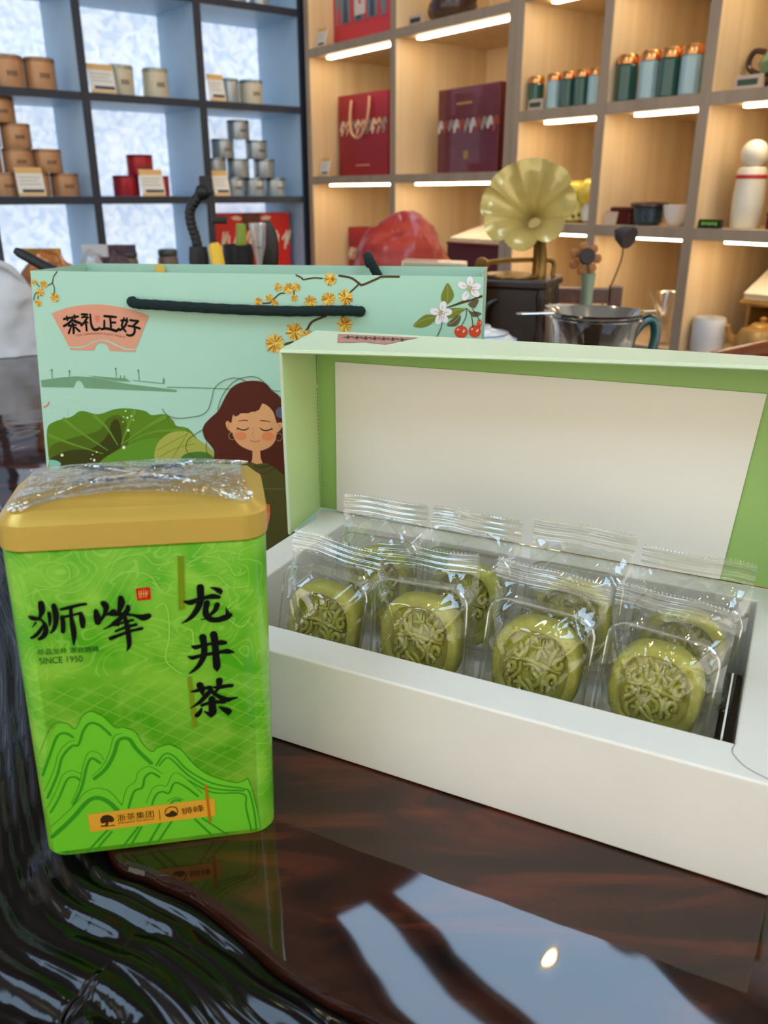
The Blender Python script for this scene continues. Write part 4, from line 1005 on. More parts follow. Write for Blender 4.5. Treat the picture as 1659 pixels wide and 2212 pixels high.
CURVES = [
    ([(545, 410), (550, 480), (590, 540), (590, 600), (540, 640), (480, 610), (470, 560), (495, 525)], 1.5),
    ([(1220, 560), (1220, 620), (1140, 650), (1110, 720), (1150, 790), (1220, 770), (1235, 710), (1200, 690)], 1.5),
    ([(380, 980), (410, 920), (480, 880), (500, 810), (470, 760), (410, 770), (400, 830), (435, 850)], 1.5),
    ([(1080, 1170), (1100, 1110), (1050, 1050), (1050, 960), (1110, 905), (1170, 950), (1160, 1030), (1110, 1020)], 1.5),
    ([(700, 470), (830, 485), (900, 480)], 1.2), ([(840, 330), (840, 470)], 0.9), ([(895, 340), (890, 470)], 0.9), ([(945, 340), (940, 470)], 0.9),
    ([(750, 320), (800, 400), (830, 470)], 1.3), ([(1050, 330), (1010, 420), (930, 480)], 1.6), ([(880, 500), (980, 640)], 1.2), ([(930, 490), (1060, 570)], 1.3),
    ([(860, 500), (840, 640), (810, 740)], 1.3), ([(400, 690), (620, 680), (800, 720), (1000, 790), (1240, 850)], 1.4), ([(730, 650), (710, 850)], 1.2),
    ([(630, 770), (800, 770), (900, 850), (960, 950)], 1.4), ([(800, 760), (790, 880), (890, 950), (910, 1050), (840, 1120)], 1.5),
    ([(590, 960), (620, 1080), (610, 1200)], 1.4), ([(520, 1080), (640, 1070), (780, 1180), (900, 1260)], 1.4), ([(700, 1000), (780, 1070), (860, 1230)], 1.4), ([(450, 1000), (450, 1120), (520, 1230)], 1.5),
    ([(650, 340), (640, 450), (640, 560), (600, 690)], 1.3), ([(1150, 440), (1060, 600), (1040, 760)], 1.4), ([(580, 720), (580, 880), (480, 1010)], 1.2), ([(1020, 830), (970, 960), (990, 1180)], 1.5)]
def relief_mesh():
    g = G()
    for pts, r in CURVES:
        P = [((x - 815) * 3.05e-5, 0.0036, 0.0237 - (y - 800 - 0.17 * (x - 815)) * 3.3e-5) for x, y in pts]
        P = [(x * 1.04, y, 0.0235 + (z - 0.0235) * 1.0) for x, y, z in P]
        Q = cat(P, 5)
        n = len(Q)
        g.tube(Q, [r * 0.00098 * (0.65 + 0.35 * sin(pi * min(1, max(0, i / (n - 1))))) for i in range(n)], 7)
    return g
def wrapper_mesh(seed, tall):
    g = G()
    def fn(side):
        def f(a, b):
            x = -0.029 + 0.058 * a
            z = -0.0035 + tall * b
            e = max(0.0, 1 - abs(x / 0.029) ** 3.0)
            zz = min(1.0, max(0.0, (0.86 - b) / 0.22)) * min(1.0, b / 0.10 + 0.1)
            bul = e * zz
            y = 0.011 + (-0.0195 if side < 0 else 0.013) * bul
            p = Vector((x * 60 + seed, z * 60, side * 3.0 + seed))
            c = noise.noise(p * 0.8)
            c2 = max(0, 1 - 2.2 * abs(noise.noise(Vector((x * 80 + z * 62 + seed * 2, (z - x) * 9, side + seed))))) ** 4
            c3 = max(0, 1 - 2.2 * abs(noise.noise(Vector((x * 88 - z * 60 + seed * 3, (z + x) * 9, side - seed))))) ** 4
            y += side * (0.0018 * c + 0.0020 * c2 + 0.0018 * c3) * min(1, 2.0 * bul + 0.15)
            if b > 0.86:
                y += 0.0006 * sin(b * 420) * side
            if b > 0.999:
                z += 0.0011 * (1 if int(a * 56 + 0.5) % 2 else -1)
            zz2 = z + 0.0015 * noise.noise(Vector((x * 40 + seed, seed, 0)))
            sway = 0.006 * max(0, b - 0.8) * noise.noise(Vector((seed, x * 30, 7.0))) * 5
            return Vector((x * (1 + 0.02 * noise.noise(Vector((z * 50, seed, 1)))), y + sway, zz2))
        return f
    g.sheet(fn(-1), 56, 60)
    g.sheet(fn(1), 56, 60)
    return g
m_seal = film('crimped_seal', 0.10, 0.8, 0.10, (0.95, 0.95, 0.92))
m_rim = film('tray_rim_plastic', 0.30, 0.9, 0.06, (0.95, 0.96, 0.94))
def seal_mesh(seed, tall):
    g = G()
    def f(a, b):
        x = -0.0286 + 0.0572 * a
        z = -0.0035 + tall * (0.875 + 0.125 * b)
        if b > 0.999:
            z += 0.0010 * (1 if int(a * 60 + 0.5) % 2 else -1)
        bb = 0.875 + 0.125 * b
        sway = 0.006 * max(0, bb - 0.8) * noise.noise(Vector((seed, x * 30, 7.0))) * 5
        return Vector((x, 0.0085 + sway + 0.0005 * sin(b * 6 * pi), z + 0.0015 * noise.noise(Vector((x * 40 + seed, seed, 0)))))
    g.sheet(f, 60, 30)
    return g
def rim_mesh():
    P = []
    for cx, cz, a0 in ((.0168, .0185, 0), (-.0168, .0185, 90), (-.0168, -.0185, 180), (.0168, -.0185, 270)):
        for i in range(7):
            t = radians(a0 + 15 * i)
            P.append((cx + .010 * cos(t), 0.0008, 0.0275 + cz + .010 * sin(t)))
    P.append(P[0])
    return G().tube(P, 0.0006, 6)
def tray_mesh():
    g = G()
    def loop(hw, hh, r, y):
        L = []
        for cx, cz, a0 in ((hw - r, hh - r, 0), (-hw + r, hh - r, 90), (-hw + r, -hh + r, 180), (hw - r, -hh + r, 270)):
            for i in range(7):
                t = radians(a0 + 15 * i)
                L.append((cx + r * cos(t), y, 0.0275 + cz + r * sin(t)))
        return L
    g.loops([loop(.0268, .0285, .010, .0015), loop(.0255, .0272, .009, .0013), loop(.0250, .0267, .009, .002), loop(.0245, .0262, .009, .0165), loop(.0235, .0252, .009, .0175)], (False, True))
    return g
cake_g, relief_g, ptray_g = cake_mesh(), relief_mesh(), tray_mesh()
base = {}
SPOTS = [(0.0715, 0.043, -2, 'wrapped green pastry beside the green tin, front row end'), (0.1335, 0.043, 1, 'wrapped green pastry second from the green tin in front row'), (0.194, 0.043, -2, 'wrapped green pastry third from the green tin in front row'), (0.2510, 0.043, -6, 'wrapped green pastry in front row by the dark slot'),
         (0.076, 0.104, 2, 'wrapped green pastry in back row nearest the perforated lid wall'), (0.1335, 0.104, 0, 'wrapped green pastry in back row, second from the perforated lid wall'), (0.1970, 0.104, 0, 'wrapped green pastry in back row, third from the perforated lid wall'), (0.2570, 0.104, 0, 'wrapped green pastry in back row by the open corner of the tray')]
MB = Matrix.Translation((BX, BY, TZ)) @ Matrix.Rotation(BT, 4, 'Z')
for k, (u, v, rzd, lab) in enumerate(SPOTS):
    p = MB @ Vector((u, v, [.0205, .0260, .0270, .0300, .0185, .0195, .0225, .0165][k]))
    pk = thing('wrapped_pastry', lab, 'pastry', p, group='wrapped pastries in the box')
    pk.rotation_mode = 'XYZ'
    pk.scale = (0.95, 0.95, 0.95) if k == 3 else (1, 1, 1)
    lean = -10 if v < 0.06 else -13
    pk.rotation_euler = (radians(lean), radians([3, -3, 2, 2, -1, 0, 0, 1][k]), BT + radians(rzd))
    if 'cake' not in base:
        c = cake_g.obj('cake', m_cake, pk, True, angle=50)
        r = relief_g.obj('relief', m_cake, c, True, angle=80)
        tr_ = ptray_g.obj('clear_tray', m_ptray, pk, True, angle=60)
        base.update(cake=c, relief=r, tray=tr_)
    else:
        c = base['cake'].copy(); COL.objects.link(c); c.parent = pk
        r = base['relief'].copy(); COL.objects.link(r); r.parent = c
        tr_ = base['tray'].copy(); COL.objects.link(tr_); tr_.parent = pk
    tl = 0.076 if v < 0.06 else 0.082
    wo = wrapper_mesh(3.7 * k + 1, tl).obj('wrapper', m_film, pk, True, angle=60)
    seal_mesh(3.7 * k + 1, tl).obj('seal_strip', m_seal, wo, True, angle=60)
    rim_mesh().obj('tray_rim', m_rim, tr_, True)

# ================================================================== TEA TIN
TA, TB, TH, TR = 0.0998, 0.058, 0.1438, 0.011
tin = thing('tea_tin', 'lime green tea tin with gold lid, shrink-wrapped, beside the box', 'tin', (-0.1035, 0.3181, TZ + 0.0004), rot=(0, 0.0216, 0.1948))
def rsq(a, b, r, n=8):
    L = []
    for cx, cy, a0 in ((a / 2 - r, b / 2 - r, 0), (-a / 2 + r, b / 2 - r, 90), (-a / 2 + r, -b / 2 + r, 180), (a / 2 - r, -b / 2 + r, 270)):
        for i in range(n + 1):
            t = radians(a0 + 90 * i / n)
            L.append((cx + r * cos(t), cy + r * sin(t)))
    return L
def at(L, z):
    return [(x, y, z) for x, y in L]
def tin_material():
    m = bpy.data.materials.new('printed_green_tinplate')
    m.use_nodes = True
    nt = m.node_tree
    b = nt.nodes['Principled BSDF']
    b.inputs['Roughness'].default_value = 0.28
    b.inputs['Coat Weight'].default_value = 0.5
    b.inputs['Coat Roughness'].default_value = 0.12
    tc = nt.nodes.new('ShaderNodeTexCoord')
    sp = nt.nodes.new('ShaderNodeSeparateXYZ')
    nt.links.new(tc.outputs['Object'], sp.inputs[0])
    def mth(op, a, bb=None, c=None):
        q = nt.nodes.new('ShaderNodeMath')
        q.operation = op
        for i, x in enumerate((a, bb, c)):
            if x is None:
                continue
            if isinstance(x, (int, float)):
                q.inputs[i].default_value = x
            else:
                nt.links.new(x, q.inputs[i])
        return q.outputs[0]
    X, Z = sp.outputs[0], sp.outputs[2]
    # cloudy light and dark green
    n = nt.nodes.new('ShaderNodeTexNoise')
    n.inputs['Scale'].default_value = 42.0
    n.inputs['Detail'].default_value = 3.0
    n.inputs['Distortion'].default_value = 0.6
    nt.links.new(tc.outputs['Object'], n.inputs['Vector'])
    r = nt.nodes.new('ShaderNodeValToRGB')
    r.color_ramp.elements[0].color = rgb((80, 168, 16))
    r.color_ramp.elements[0].position = 0.36
    r.color_ramp.elements[1].color = rgb((138, 198, 54))
    r.color_ramp.elements[1].position = 0.66
    nt.links.new(n.outputs['Fac'], r.inputs[0])
    # woven diamond lines (middle) and cloud lines (top)
    def lines(u, per, wid):
        f = mth('PINGPONG', u, per)
        return mth('LESS_THAN', f, wid)
    s1 = mth('ADD', mth('MULTIPLY', X, 0.62), Z)
    s2 = mth('SUBTRACT', mth('MULTIPLY', X, 0.62), Z)
    d1 = lines(s1, 0.0034, 0.00030)
    d2 = lines(s2, 0.0034, 0.00030)
    cell = mth('PINGPONG', mth('ADD', X, 0.05), 0.0084)
    pick = mth('GREATER_THAN', cell, 0.0042)
    d3 = lines(mth('ADD', s1, 0.0011), 0.0068, 0.00026)
    d4 = lines(mth('ADD', s2, 0.0011), 0.0068, 0.00026)
    dia = mth('MINIMUM', mth('ADD', mth('ADD', d1, d2), mth('ADD', mth('MULTIPLY', d3, pick), mth('MULTIPLY', d4, pick))), 1.0)
    zone = mth('MULTIPLY', mth('LESS_THAN', Z, 0.084), mth('GREATER_THAN', Z, 0.020))
    wv = nt.nodes.new('ShaderNodeTexNoise')
    wv.inputs['Scale'].default_value = 26.0
    wv.inputs['Detail'].default_value = 1.0
    wv.inputs['Distortion'].default_value = 2.2
    nt.links.new(tc.outputs['Object'], wv.inputs['Vector'])
    cl = lines(mth('MULTIPLY', wv.outputs['Fac'], 1.0), 0.035, 0.0065)
    top = mth('GREATER_THAN', Z, 0.088)
    tot = mth('MINIMUM', mth('ADD', mth('MULTIPLY', dia, zone), mth('MULTIPLY', cl, top)), 1.0)
    mx = nt.nodes.new('ShaderNodeMix')
    mx.data_type = 'RGBA'
    nt.links.new(mth('MULTIPLY', tot, 0.42), mx.inputs[0])
    nt.links.new(r.outputs[0], mx.inputs[6])
    mx.inputs[7].default_value = rgb((158, 208, 84))
    nt.links.new(mx.outputs[2], b.inputs['Base Color'])
    return m
m_tin = tin_material()
O = rsq(TA, TB, TR)
O1 = rsq(TA - .0016, TB - .0016, TR)
G().loops([at(O1, 0.0), at(O, 0.0008), at(O, TH - 0.0006), at(O1, TH)]).obj('body', m_tin, tin, True, angle=50)
m_gold = mat('matt_gold_lacquer', (202, 166, 74), 0.34, metal=0.35, var=0.05, vscale=(20, 20, 20), bump=0.05, bscale=300)
def lid_pt(x, y, sc=1.0):
    """the lid crown: low at the corners, drawn in and raised along the middle of each side"""
    a, b = min(1, abs(x) / (TA / 2)), min(1, abs(y) / (TB / 2))
    dx = 0.009 * (1 - b * b) * a ** 4
    dy = 0.009 * (1 - a * a) * b ** 4
    z = TH + 0.0114 + 0.0070 * (1 - a * a * b * b)
    px, py = x - math.copysign(dx, x), y - math.copysign(dy, y)
    return (px * sc, py * sc, z + (TH + 0.0186 - z) * min(1, 2.2 * (1 - sc)))
def crown(sc):
    return [lid_pt(x, y, sc) for x, y in rsq(TA - .0016, TB - .0016, TR)]
Ob = rsq(TA + .0012, TB + .0012, TR)
G().loops([at(O1, TH + 0.0001), at(Ob, TH + 0.0006), at(Ob, TH + 0.0104), at(rsq(TA - .0002, TB - .0002, TR), TH + 0.0110), crown(1.0), crown(0.97), crown(0.8), crown(0.55), crown(0.25)]).obj('lid', m_gold, tin, True, angle=24)
m_wrapf = film('shrink_film', 0.16, 0.85, 0.09, (0.97, 0.97, 0.96), bump=0.5, bscale=260)
def shrink(a, b):
    O2 = rsq(TA - .0016, TB - .0016, TR)
    n = len(O2)
    i = int(a * n) % n
    f = a * n - int(a * n)
    x = O2[i][0] * (1 - f) + O2[(i + 1) % n][0] * f
    y = O2[i][1] * (1 - f) + O2[(i + 1) % n][1] * f
    p = Vector(lid_pt(x, y, 1.0 - 0.98 * b))
    p.x *= 1 + 0.012 * (1 - b)
    p.y *= 1 + 0.012 * (1 - b)
    p.z += 0.0016 + 0.0008 * noise.noise(Vector((x * 260, y * 260, b * 6))) + 0.0005 * sin(a * 150) * max(0, 1 - b * 4)
    return p
G().sheet(shrink, 180, 30).obj('shrink_film', m_wrapf, tin, True, angle=60)
# emblem printed on the lid top
g = G()
lidp = lambda x, y: (x, y, TH + 0.0189)
for cx, sc in ((-0.014, 1.0), (0.010, 0.85)):
    ribbon(g, [(cx - .008 * sc, 0.004, .002), (cx - .004 * sc, .011, .005), (cx + .003 * sc, .012, .006), (cx + .008 * sc, .007, .003)], lidp)
    for q in range(4):
        x = cx + (-.010 + .0055 * q) * sc
        ribbon(g, [(x, -.002, .0012), (x + .0035, -.002, .0012)], lidp)
        ribbon(g, [(x + .0005, -.0045, .0012), (x + .003, -.0045, .0012)], lidp)
        ribbon(g, [(x + .0017, -.0008, .0011), (x + .0017, -.006, .0011)], lidp)
g.obj('lid_emblem', mat('print_lid_blue', (40, 52, 74), 0.4), tin)
for key, col in dict(ink=(9, 11, 9), inkg=(30, 84, 30), inkb=(58, 38, 12), red=(196, 18, 12), goldp=(214, 176, 90), tape=(112, 134, 14), tape2=(176, 104, 16), orange=(214, 152, 44), mount=(52, 138, 24), mountfill=(104, 186, 38), pale=(146, 204, 74),
        peach=(218, 152, 122), redl=(228, 104, 82), inkr=(120, 62, 50), yellow=(238, 198, 92), ybrown=(190, 124, 36), twig=(82, 62, 34), twig2=(74, 84, 46), leaf=(122, 128, 48), leafd=(100, 88, 62), leafv=(158, 160, 92), stem=(50, 62, 40),
        cherry=(208, 76, 48), cherryh=(246, 178, 156), petal=(236, 226, 228), petv=(140, 108, 124), stamen=(204, 172, 66), bridge=(116, 154, 116), wisp=(192, 224, 204), lotus=(92, 130, 28), lotusm=(80, 100, 22), lotusd=(60, 62, 14), lotusl=(106, 146, 42), lotus2=(96, 142, 38),
        yleaf=(168, 168, 74), lotusd2=(76, 118, 44), teal=(126, 188, 162), dot=(232, 232, 190), strand=(76, 88, 46), hair=(86, 38, 24), sweater=(86, 82, 38), skin=(224, 162, 110), cheek=(226, 136, 84), brow=(112, 60, 38), lip=(198, 84, 58), nose=(204, 128, 82),
        blush=(190, 120, 84), ring=(196, 156, 114), clip=(96, 92, 112), sweatd=(66, 62, 28), sweatl=(132, 128, 80), orangec=(216, 116, 58), skin2=(222, 138, 102)).items():
    ink(key, col)
print_art(TIN_ART, tin, lambda x, y, l: (x / 1000, -TB / 2 - 0.00012 - l, y / 1000),
          dict(ink='brush_lettering', inkg='small_lettering', inkb='sticker_print', red='seal_mark', goldp='seal_character', tape='tape_strip', tape2='tape_strip', orange='sticker', mount='printed_mountains', mountfill='printed_hillside', pale='printed_clouds'))

# ================================================================== PAPER BAG
m_bag = mat('mint_paper', (170, 209, 184), 0.38, spec=0.4, var=0.02, vscale=(10, 10, 10))
m_rope = mat('dark_green_cord', (6, 32, 29), 0.8, bump=0.9, bscale=700)
QW, QH, QD = 0.3425, 0.2162, 0.078
LEAN = radians(6)
bag = thing('gift_bag', 'mint green paper gift bag with flower print and dark cord handles', 'gift bag', (-0.1028, 0.6082, TZ), -0.143)
def BF(x, s, inset=0.0):
    """front face: x across, s up the leaning face"""
    return Vector((x, s * sin(LEAN) + inset, s * cos(LEAN)))
def bag_sheet(P00, P10, P11, P01, nm, off, bow=None):
    def fn(a, b):
        p = (P00 * (1 - a) + P10 * a) * (1 - b) + (P01 * (1 - a) + P11 * a) * b
        return p + (bow(a, b) if bow else Vector((0, 0, 0)))
    return G().sheet(fn, 12, 10, lambda a, b: off).obj(nm, m_bag, bag, True)
hw = QW / 2
f0, f1, f2, f3 = BF(-hw - .002, 0.0006), BF(hw + .001, 0.0006), BF(hw, QH), BF(-hw, QH)
yb = 0.022 + QD
k0, k1 = Vector((-hw, yb - 0.02, .0006)), Vector((hw, yb - 0.02, .0006))
k2, k3 = Vector((hw + .0005, f2.y + 0.079, QH * cos(LEAN) + 0.0005)), Vector((-hw + .0105, f3.y + 0.068, QH * cos(LEAN) + 0.0005))
bag_sheet(f0, f1, f2, f3, 'front_panel', (0, 0.0006, 0))
bag_sheet(k0, k1, k2, k3, 'back_panel', (0, -0.0006, 0))
for A, B, C, D, sg, nm in ((f0, k0, k3, f3, 1, 'side_gusset'), (f1, k1, k2, f2, -1, 'side_gusset')):
    bag_sheet(A, B, C, D, nm, (-0.0006 * sg, 0, 0), lambda a, b, sg=sg: Vector((sg * 0.012 * (1 - abs(2 * a - 1)) * (0.25 + 0.4 * (1 - b)), 0, 0)))
bag_sheet(f0, f1, k1, k0, 'bottom_panel', (0, 0, 0.0008))
# folded top cuff edge catches the light
print_art(BAG_ART, bag, lambda x, y, l: BF(x / 1000, max(y, 1.2) / 1000, -0.0002 - l),
          dict(ink='brush_lettering', inkr='small_lettering', redl='seal_mark', peach='fan_emblem', yellow='printed_blossom', twig='printed_branch', twig2='printed_branch', leaf='printed_leaf', leafd='printed_leaf', cherry='printed_cherry', petal='printed_petal', bridge='printed_bridge', lotus='printed_lotus_leaf', hair='printed_hair', skin='printed_face', sweater='printed_sweater'))
g = G()
for cx, r in ((-0.108, 0.0052),):
    ring_ = [(cx + r * (1 if i % 2 else .7) * cos(i * pi / 12), r * (1 if i % 2 else .7) * sin(i * pi / 12)) for i in range(24)]
    g.add([Vector((x + .012, k3.y - 0.0012 - (.04) * 0, k3.z - .004 + z)) for x, z in ring_ if True], [tuple(range(24))])
g.obj('inner_print', INK['yellow'], bag)
# cord handles
def cord(pts, nm='cord_handle'):
    P = cat(pts, 8)
    return G().tube(P, [0.0038 + 0.00018 * sin(i * 1.9) for i in range(len(P))], 10).obj(nm, m_rope, bag, True, angle=80)
HZ = 0.1940
cord([BF(-0.0905, HZ + .0008, 0.004), BF(-0.0905, HZ + .001, -0.003), BF(-0.0855, HZ, -0.0058), BF(-0.070, HZ - .0006, -0.006), BF(-0.040, HZ - .0018, -0.0062), BF(-0.005, HZ - .0028, -0.0064), BF(0.035, HZ - .0032, -0.0064), BF(0.062, HZ - .0024, -0.006), BF(0.078, HZ - .0022, -0.0056), BF(0.0835, HZ - .0030, -0.003), BF(0.0835, HZ - .0030, 0.004)])
cord([(0.090, k3.y - .008, QH - .022), (0.0885, k3.y - .010, QH - .010), (0.083, k3.y - .009, QH + .001), (0.079, k3.y - .004, QH + .006), (0.0775, k3.y + .004, QH + .006), (0.078, k3.y + .012, QH - .004), (0.079, k3.y + .014, QH - .02)])

# ================================================================== THINGS ON THE DARK SHELF UNIT
def onL(s, inset, z):
    return FL @ Vector((-s, inset, z))
def onR(s, inset, z):
    return FR @ Vector((s, inset, z))
RL, RR = PH, PH - pi / 2
m_tband = mat('canister_mark', (92, 70, 52), 0.5)
def canister(label, loc, r, h, body, lidm, group, rz=0.0, blot=True):
    """a round printed tea canister"""
    t = thing('tea_canister', label, 'canister', loc, rz, group)
    G().lathe([(r * .97, 0.0), (r, .003), (r, h * .86), (r * .985, h * .865)], 28).obj('body', body, t, True, angle=50)
    G().lathe([(r * .985, h * .867), (r * 1.01, h * .875), (r * 1.01, h - .003), (r * .97, h), (r * .93, h - .0015)], 28).obj('lid', lidm, t, True, angle=50)
    if blot:
        g = G()
        for q in range(4):                       # a row of dark printed marks facing the room
            a0 = -pi / 2 - 0.30 + 0.17 * q
            z0 = h * .36
            P = [(r * 1.006 * cos(a0 + d), r * 1.006 * sin(a0 + d), z0 + e) for d, e in ((0, 0), (.11, 0), (.11, h * .16), (0, h * .16))]
            g.add(P, [(0, 1, 2, 3)])
        g.obj('printed_mark', m_tband, t)
    return t
m_brown = mat('brown_canister', (196, 146, 104), 0.32, metal=0.25, var=0.05, vscale=(20, 20, 20))
m_brownl = mat('brown_canister_lid', (160, 118, 84), 0.35, metal=0.4)
m_cream = mat('cream_canister', (208, 196, 168), 0.35, metal=0.15)
m_creaml = mat('cream_canister_lid', (170, 164, 146), 0.3, metal=0.5)
m_silver = mat('silver_canister', (176, 184, 186), 0.3, metal=0.55)
m_silverl = mat('silver_canister_lid', (128, 138, 142), 0.3, metal=0.7)
m_redc = mat('red_canister', (176, 36, 44), 0.32, metal=0.2)
m_redl = mat('red_canister_lid', (120, 24, 32), 0.35, metal=0.3)
z1, z2, z3, z0t = 1.3015, 1.0115, 0.7165, 1.5965
for s, lab in ((.955, 'brown canister at the outer end of the upper lit shelf'), (.864, 'brown canister standing by the divider on the upper lit shelf')):
    canister(lab, onL(s, .07, z1), .044, .086, m_brown, m_brownl, 'brown tea canisters', RL)
for s, lab in ((.622, 'cream canister touching the price card on the upper lit shelf'), (.507, 'cream canister standing alone on the upper lit shelf')):
    canister(lab, onL(s, .07, z1), .040, .086, m_cream, m_creaml, 'cream tea canisters', RL)
canister('silver canister half behind a price card on the upper lit shelf', onL(.247, .075, z1), .034, .076, m_silver, m_silverl, 'silver tea canisters', RL, False)
canister('pale silver canister with marks on the upper lit shelf', onL(.165, .07, z1), .040, .076, m_cream, m_silverl, 'silver tea canisters', RL)
for s, lab in ((.30, 'canister on the topmost lit shelf beside the divider'), (.205, 'middle canister on the topmost lit shelf'), (.115, 'canister on the topmost lit shelf near the oak unit')):
    canister(lab, onL(s, .07, z0t), .036, .085, m_silver, m_silverl, 'canisters on the topmost lit shelf', RL)
BH_ = 0.0665
for s, k, lab in ((.831, 0, 'brown canister ending the bottom row of the brown pyramid'), (.919, 0, 'brown canister in the bottom row hidden behind a price card'), (1.006, 0, 'brown canister in the bottom row beyond the price card'),
                  (.8745, 1, 'brown canister ending the second row of the brown pyramid'), (.961, 1, 'brown canister in the second row above the price card'), (1.05, 1, 'brown canister cut by the picture edge, second row'),
                  (.956, 2, 'brown canister in the third row of the brown pyramid'), (1.045, 2, 'brown canister cut by the picture edge, third row'), (.992, 3, 'brown canister topping the brown pyramid')):
    canister(lab, onL(s, .075, z2 + k * BH_ + .0002 * k), .042, .066, m_brown, m_brownl, 'brown canister pyramid', RL)
for s, k, lab in ((.636, 0, 'red canister at the open end of the red trio'), (.533, 0, 'red canister behind the price card of the red trio'), (.5835, 1, 'red canister topping the red trio')):
    canister(lab, onL(s, .075, z2 + k * .0625), .041, .062, m_redc, m_redl, 'red canister trio', RL, k == 1)
for s, k, lab in ((.329, 0, 'silver canister in the bottom row behind the price card'), (.2520, 0, 'silver canister next to the price card, bottom row of the silver pyramid'), (.169, 0, 'silver canister third along the bottom row of the silver pyramid'), (.082, 0, 'silver canister ending the bottom row near the oak unit'),
                  (.317, 1, 'silver canister above the price card, second row of the silver pyramid'), (.228, 1, 'silver canister in the middle of the second silver row'), (.124, 1, 'silver canister ending the second silver row'),
                  (.283, 2, 'silver canister in the third silver row by the divider'), (.152, 2, 'silver canister in the third silver row by the oak unit'), (.220, 3, 'silver canister topping the silver pyramid')):
    canister(lab, onL(s, .075, z2 + k * .0605), .038, .060, m_silver, m_silverl, 'silver canister pyramid', RL, k != 1)
m_cardw = mat('price_card_white', (232, 226, 214), 0.5)
m_cardo = mat('price_card_ochre', (228, 178, 104), 0.5)
m_cardk = mat('price_card_dark', (60, 58, 60), 0.5)
def price_card(label, loc, rz, w=.078, h=.082, dark=True):
    t = thing('price_card', label, 'price card', loc, rz, 'price cards')
    M = Matrix.Translation((0, 0, .0008)) @ Matrix.Rotation(radians(-14), 4, 'X')
    G().box(-w / 2, w / 2, 0, .002, 0, h, M).obj('card', m_cardw, t)
    G().box(-w / 2 + .0005, w / 2 - .0005, -.0006, -.0001, h * .80, h * .995, M).obj('header_band', m_cardo, t)
    G().box(-w / 2 + .0005, w / 2 - .0005, -.0006, -.0001, h * .01, h * .10, M).obj('footer_band', m_cardo, t)
    G().box(-w / 2 + .012, w / 2 - .004, -.0006, -.0001, h * .13, h * .24, M).obj('price_band', m_cardk, t)
    g = G()
    for k in range(3):
        g.box(-w / 2 + .008, w / 2 - .010 - .008 * (k % 2), -.0006, -.0001, h * (.40 + .12 * k), h * (.43 + .12 * k), M)
    g.obj('print_lines', mat('card_print_grey', (176, 170, 160), 0.6), t)
    G().box(-w * .2, w * .2, .003, .028, 0, .002, None).obj('foot', m_cardw, t)
    return t
for s, z, lab in ((.700, z1, 'price card leaning beside the cream canisters'), (.322, z1, 'price card leaning beside the two pale canisters'), (.950, z2, 'price card in front of the brown pyramid'), (.572, z2, 'price card in front of the red trio'), (.328, z2, 'price card in front of the silver pyramid')):
    price_card(lab, onL(s, .006, z), RL, w=.078 if s not in (.322, .328) else .058)
m_jarb = mat('brown_glazed_jar', (112, 88, 76), 0.35, var=0.15, vscale=(25, 25, 60))
m_jarl = mat('dark_jar_lid', (74, 74, 72), 0.3, metal=0.3)
for s, lab in ((.656, 'brown lidded jar on the lowest lit shelf by the divider'), (.514, 'brown lidded jar on the lowest lit shelf by the black stand')):
    t = thing('lidded_jar', lab, 'jar', onL(s, .08, z3), RL, 'brown lidded jars')
    G().lathe([(.026, 0), (.034, .006), (.036, .05), (.034, .095), (.030, .104)], 24).obj('body', m_jarb, t, True)
    G().lathe([(.031, .1045), (.033, .107), (.033, .121), (.028, .127), (.012, .129)], 24).obj('lid', m_jarl, t, True)
m_red = mat('bright_red_board', (206, 36, 30), 0.4)
m_cream2 = mat('cream_print', (226, 204, 176), 0.5)
m_brown2 = mat('brown_print', (96, 50, 34), 0.5)
t = thing('red_gift_box', 'bright red gift box with brown band on the lowest lit shelf', 'gift box', onL(.190, .07, z3), RL)
G().box(-.158, .158, 0, .10, 0, .238).obj('body', m_red, t, bevel=.002)
G().box(-.036, .036, -.0015, -.0002, .18, .2375).obj('brown_band', m_brown2, t)
for sx in (-1, 1):
    G().prism([(sx * .037, .222), (sx * .060, .230), (sx * .082, .224), (sx * .070, .216), (sx * .048, .214)], 0, .0012, Matrix.Rotation(pi / 2, 4, 'X') @ Matrix.Translation((0, 0, .0002))).obj('ribbon_print', m_cream2, t)
for k in range(6):
    x = -.125 + .05 * k
    g = G()
    for a in range(4):
        ribbon(g, [(x + .009 * a, .115 + .016 * ((a * 7 + k) % 3), .008), (x + .007 * a + .012, .175 - .012 * ((a + k) % 2), .007)], lambda p, q: (p, -.0012, q))
    g.obj('printed_lettering', m_cream2, t)

# ================================================================== THINGS ON THE OAK SHELVES
zA, zB, zC = 1.0758, 1.4738, 0.6778
zP, zQ, zS = 0.9488, 1.2188, 0.6768
m_pinkred = mat('rose_red_board', (206, 62, 74), 0.45)
m_bluegrey = mat('blue_grey_print', (112, 130, 146), 0.5)
t = thing('picture_gift_box', 'rose red gift box with blue grey picture on the upper oak shelf', 'gift box', onR(.205, .1, zB), RR)
G().box(-.155, .158, 0, .09, 0, .33).obj('body', m_pinkred, t, bevel=.002)
G().box(-.14, .14, -.0012, -.0002, .075, .30).obj('picture_panel', m_bluegrey, t)
G().box(-.03, .03, -.0022, -.0013, .09, .30).obj('pale_banner', mat('pale_print', (214, 206, 204), 0.5), t)
g = G()
for k in range(4):
    g.box(-.006, .006, -.003, -.0023, .12 + .045 * k, .145 + .045 * k)
g.obj('red_marks', m_pinkred, t)
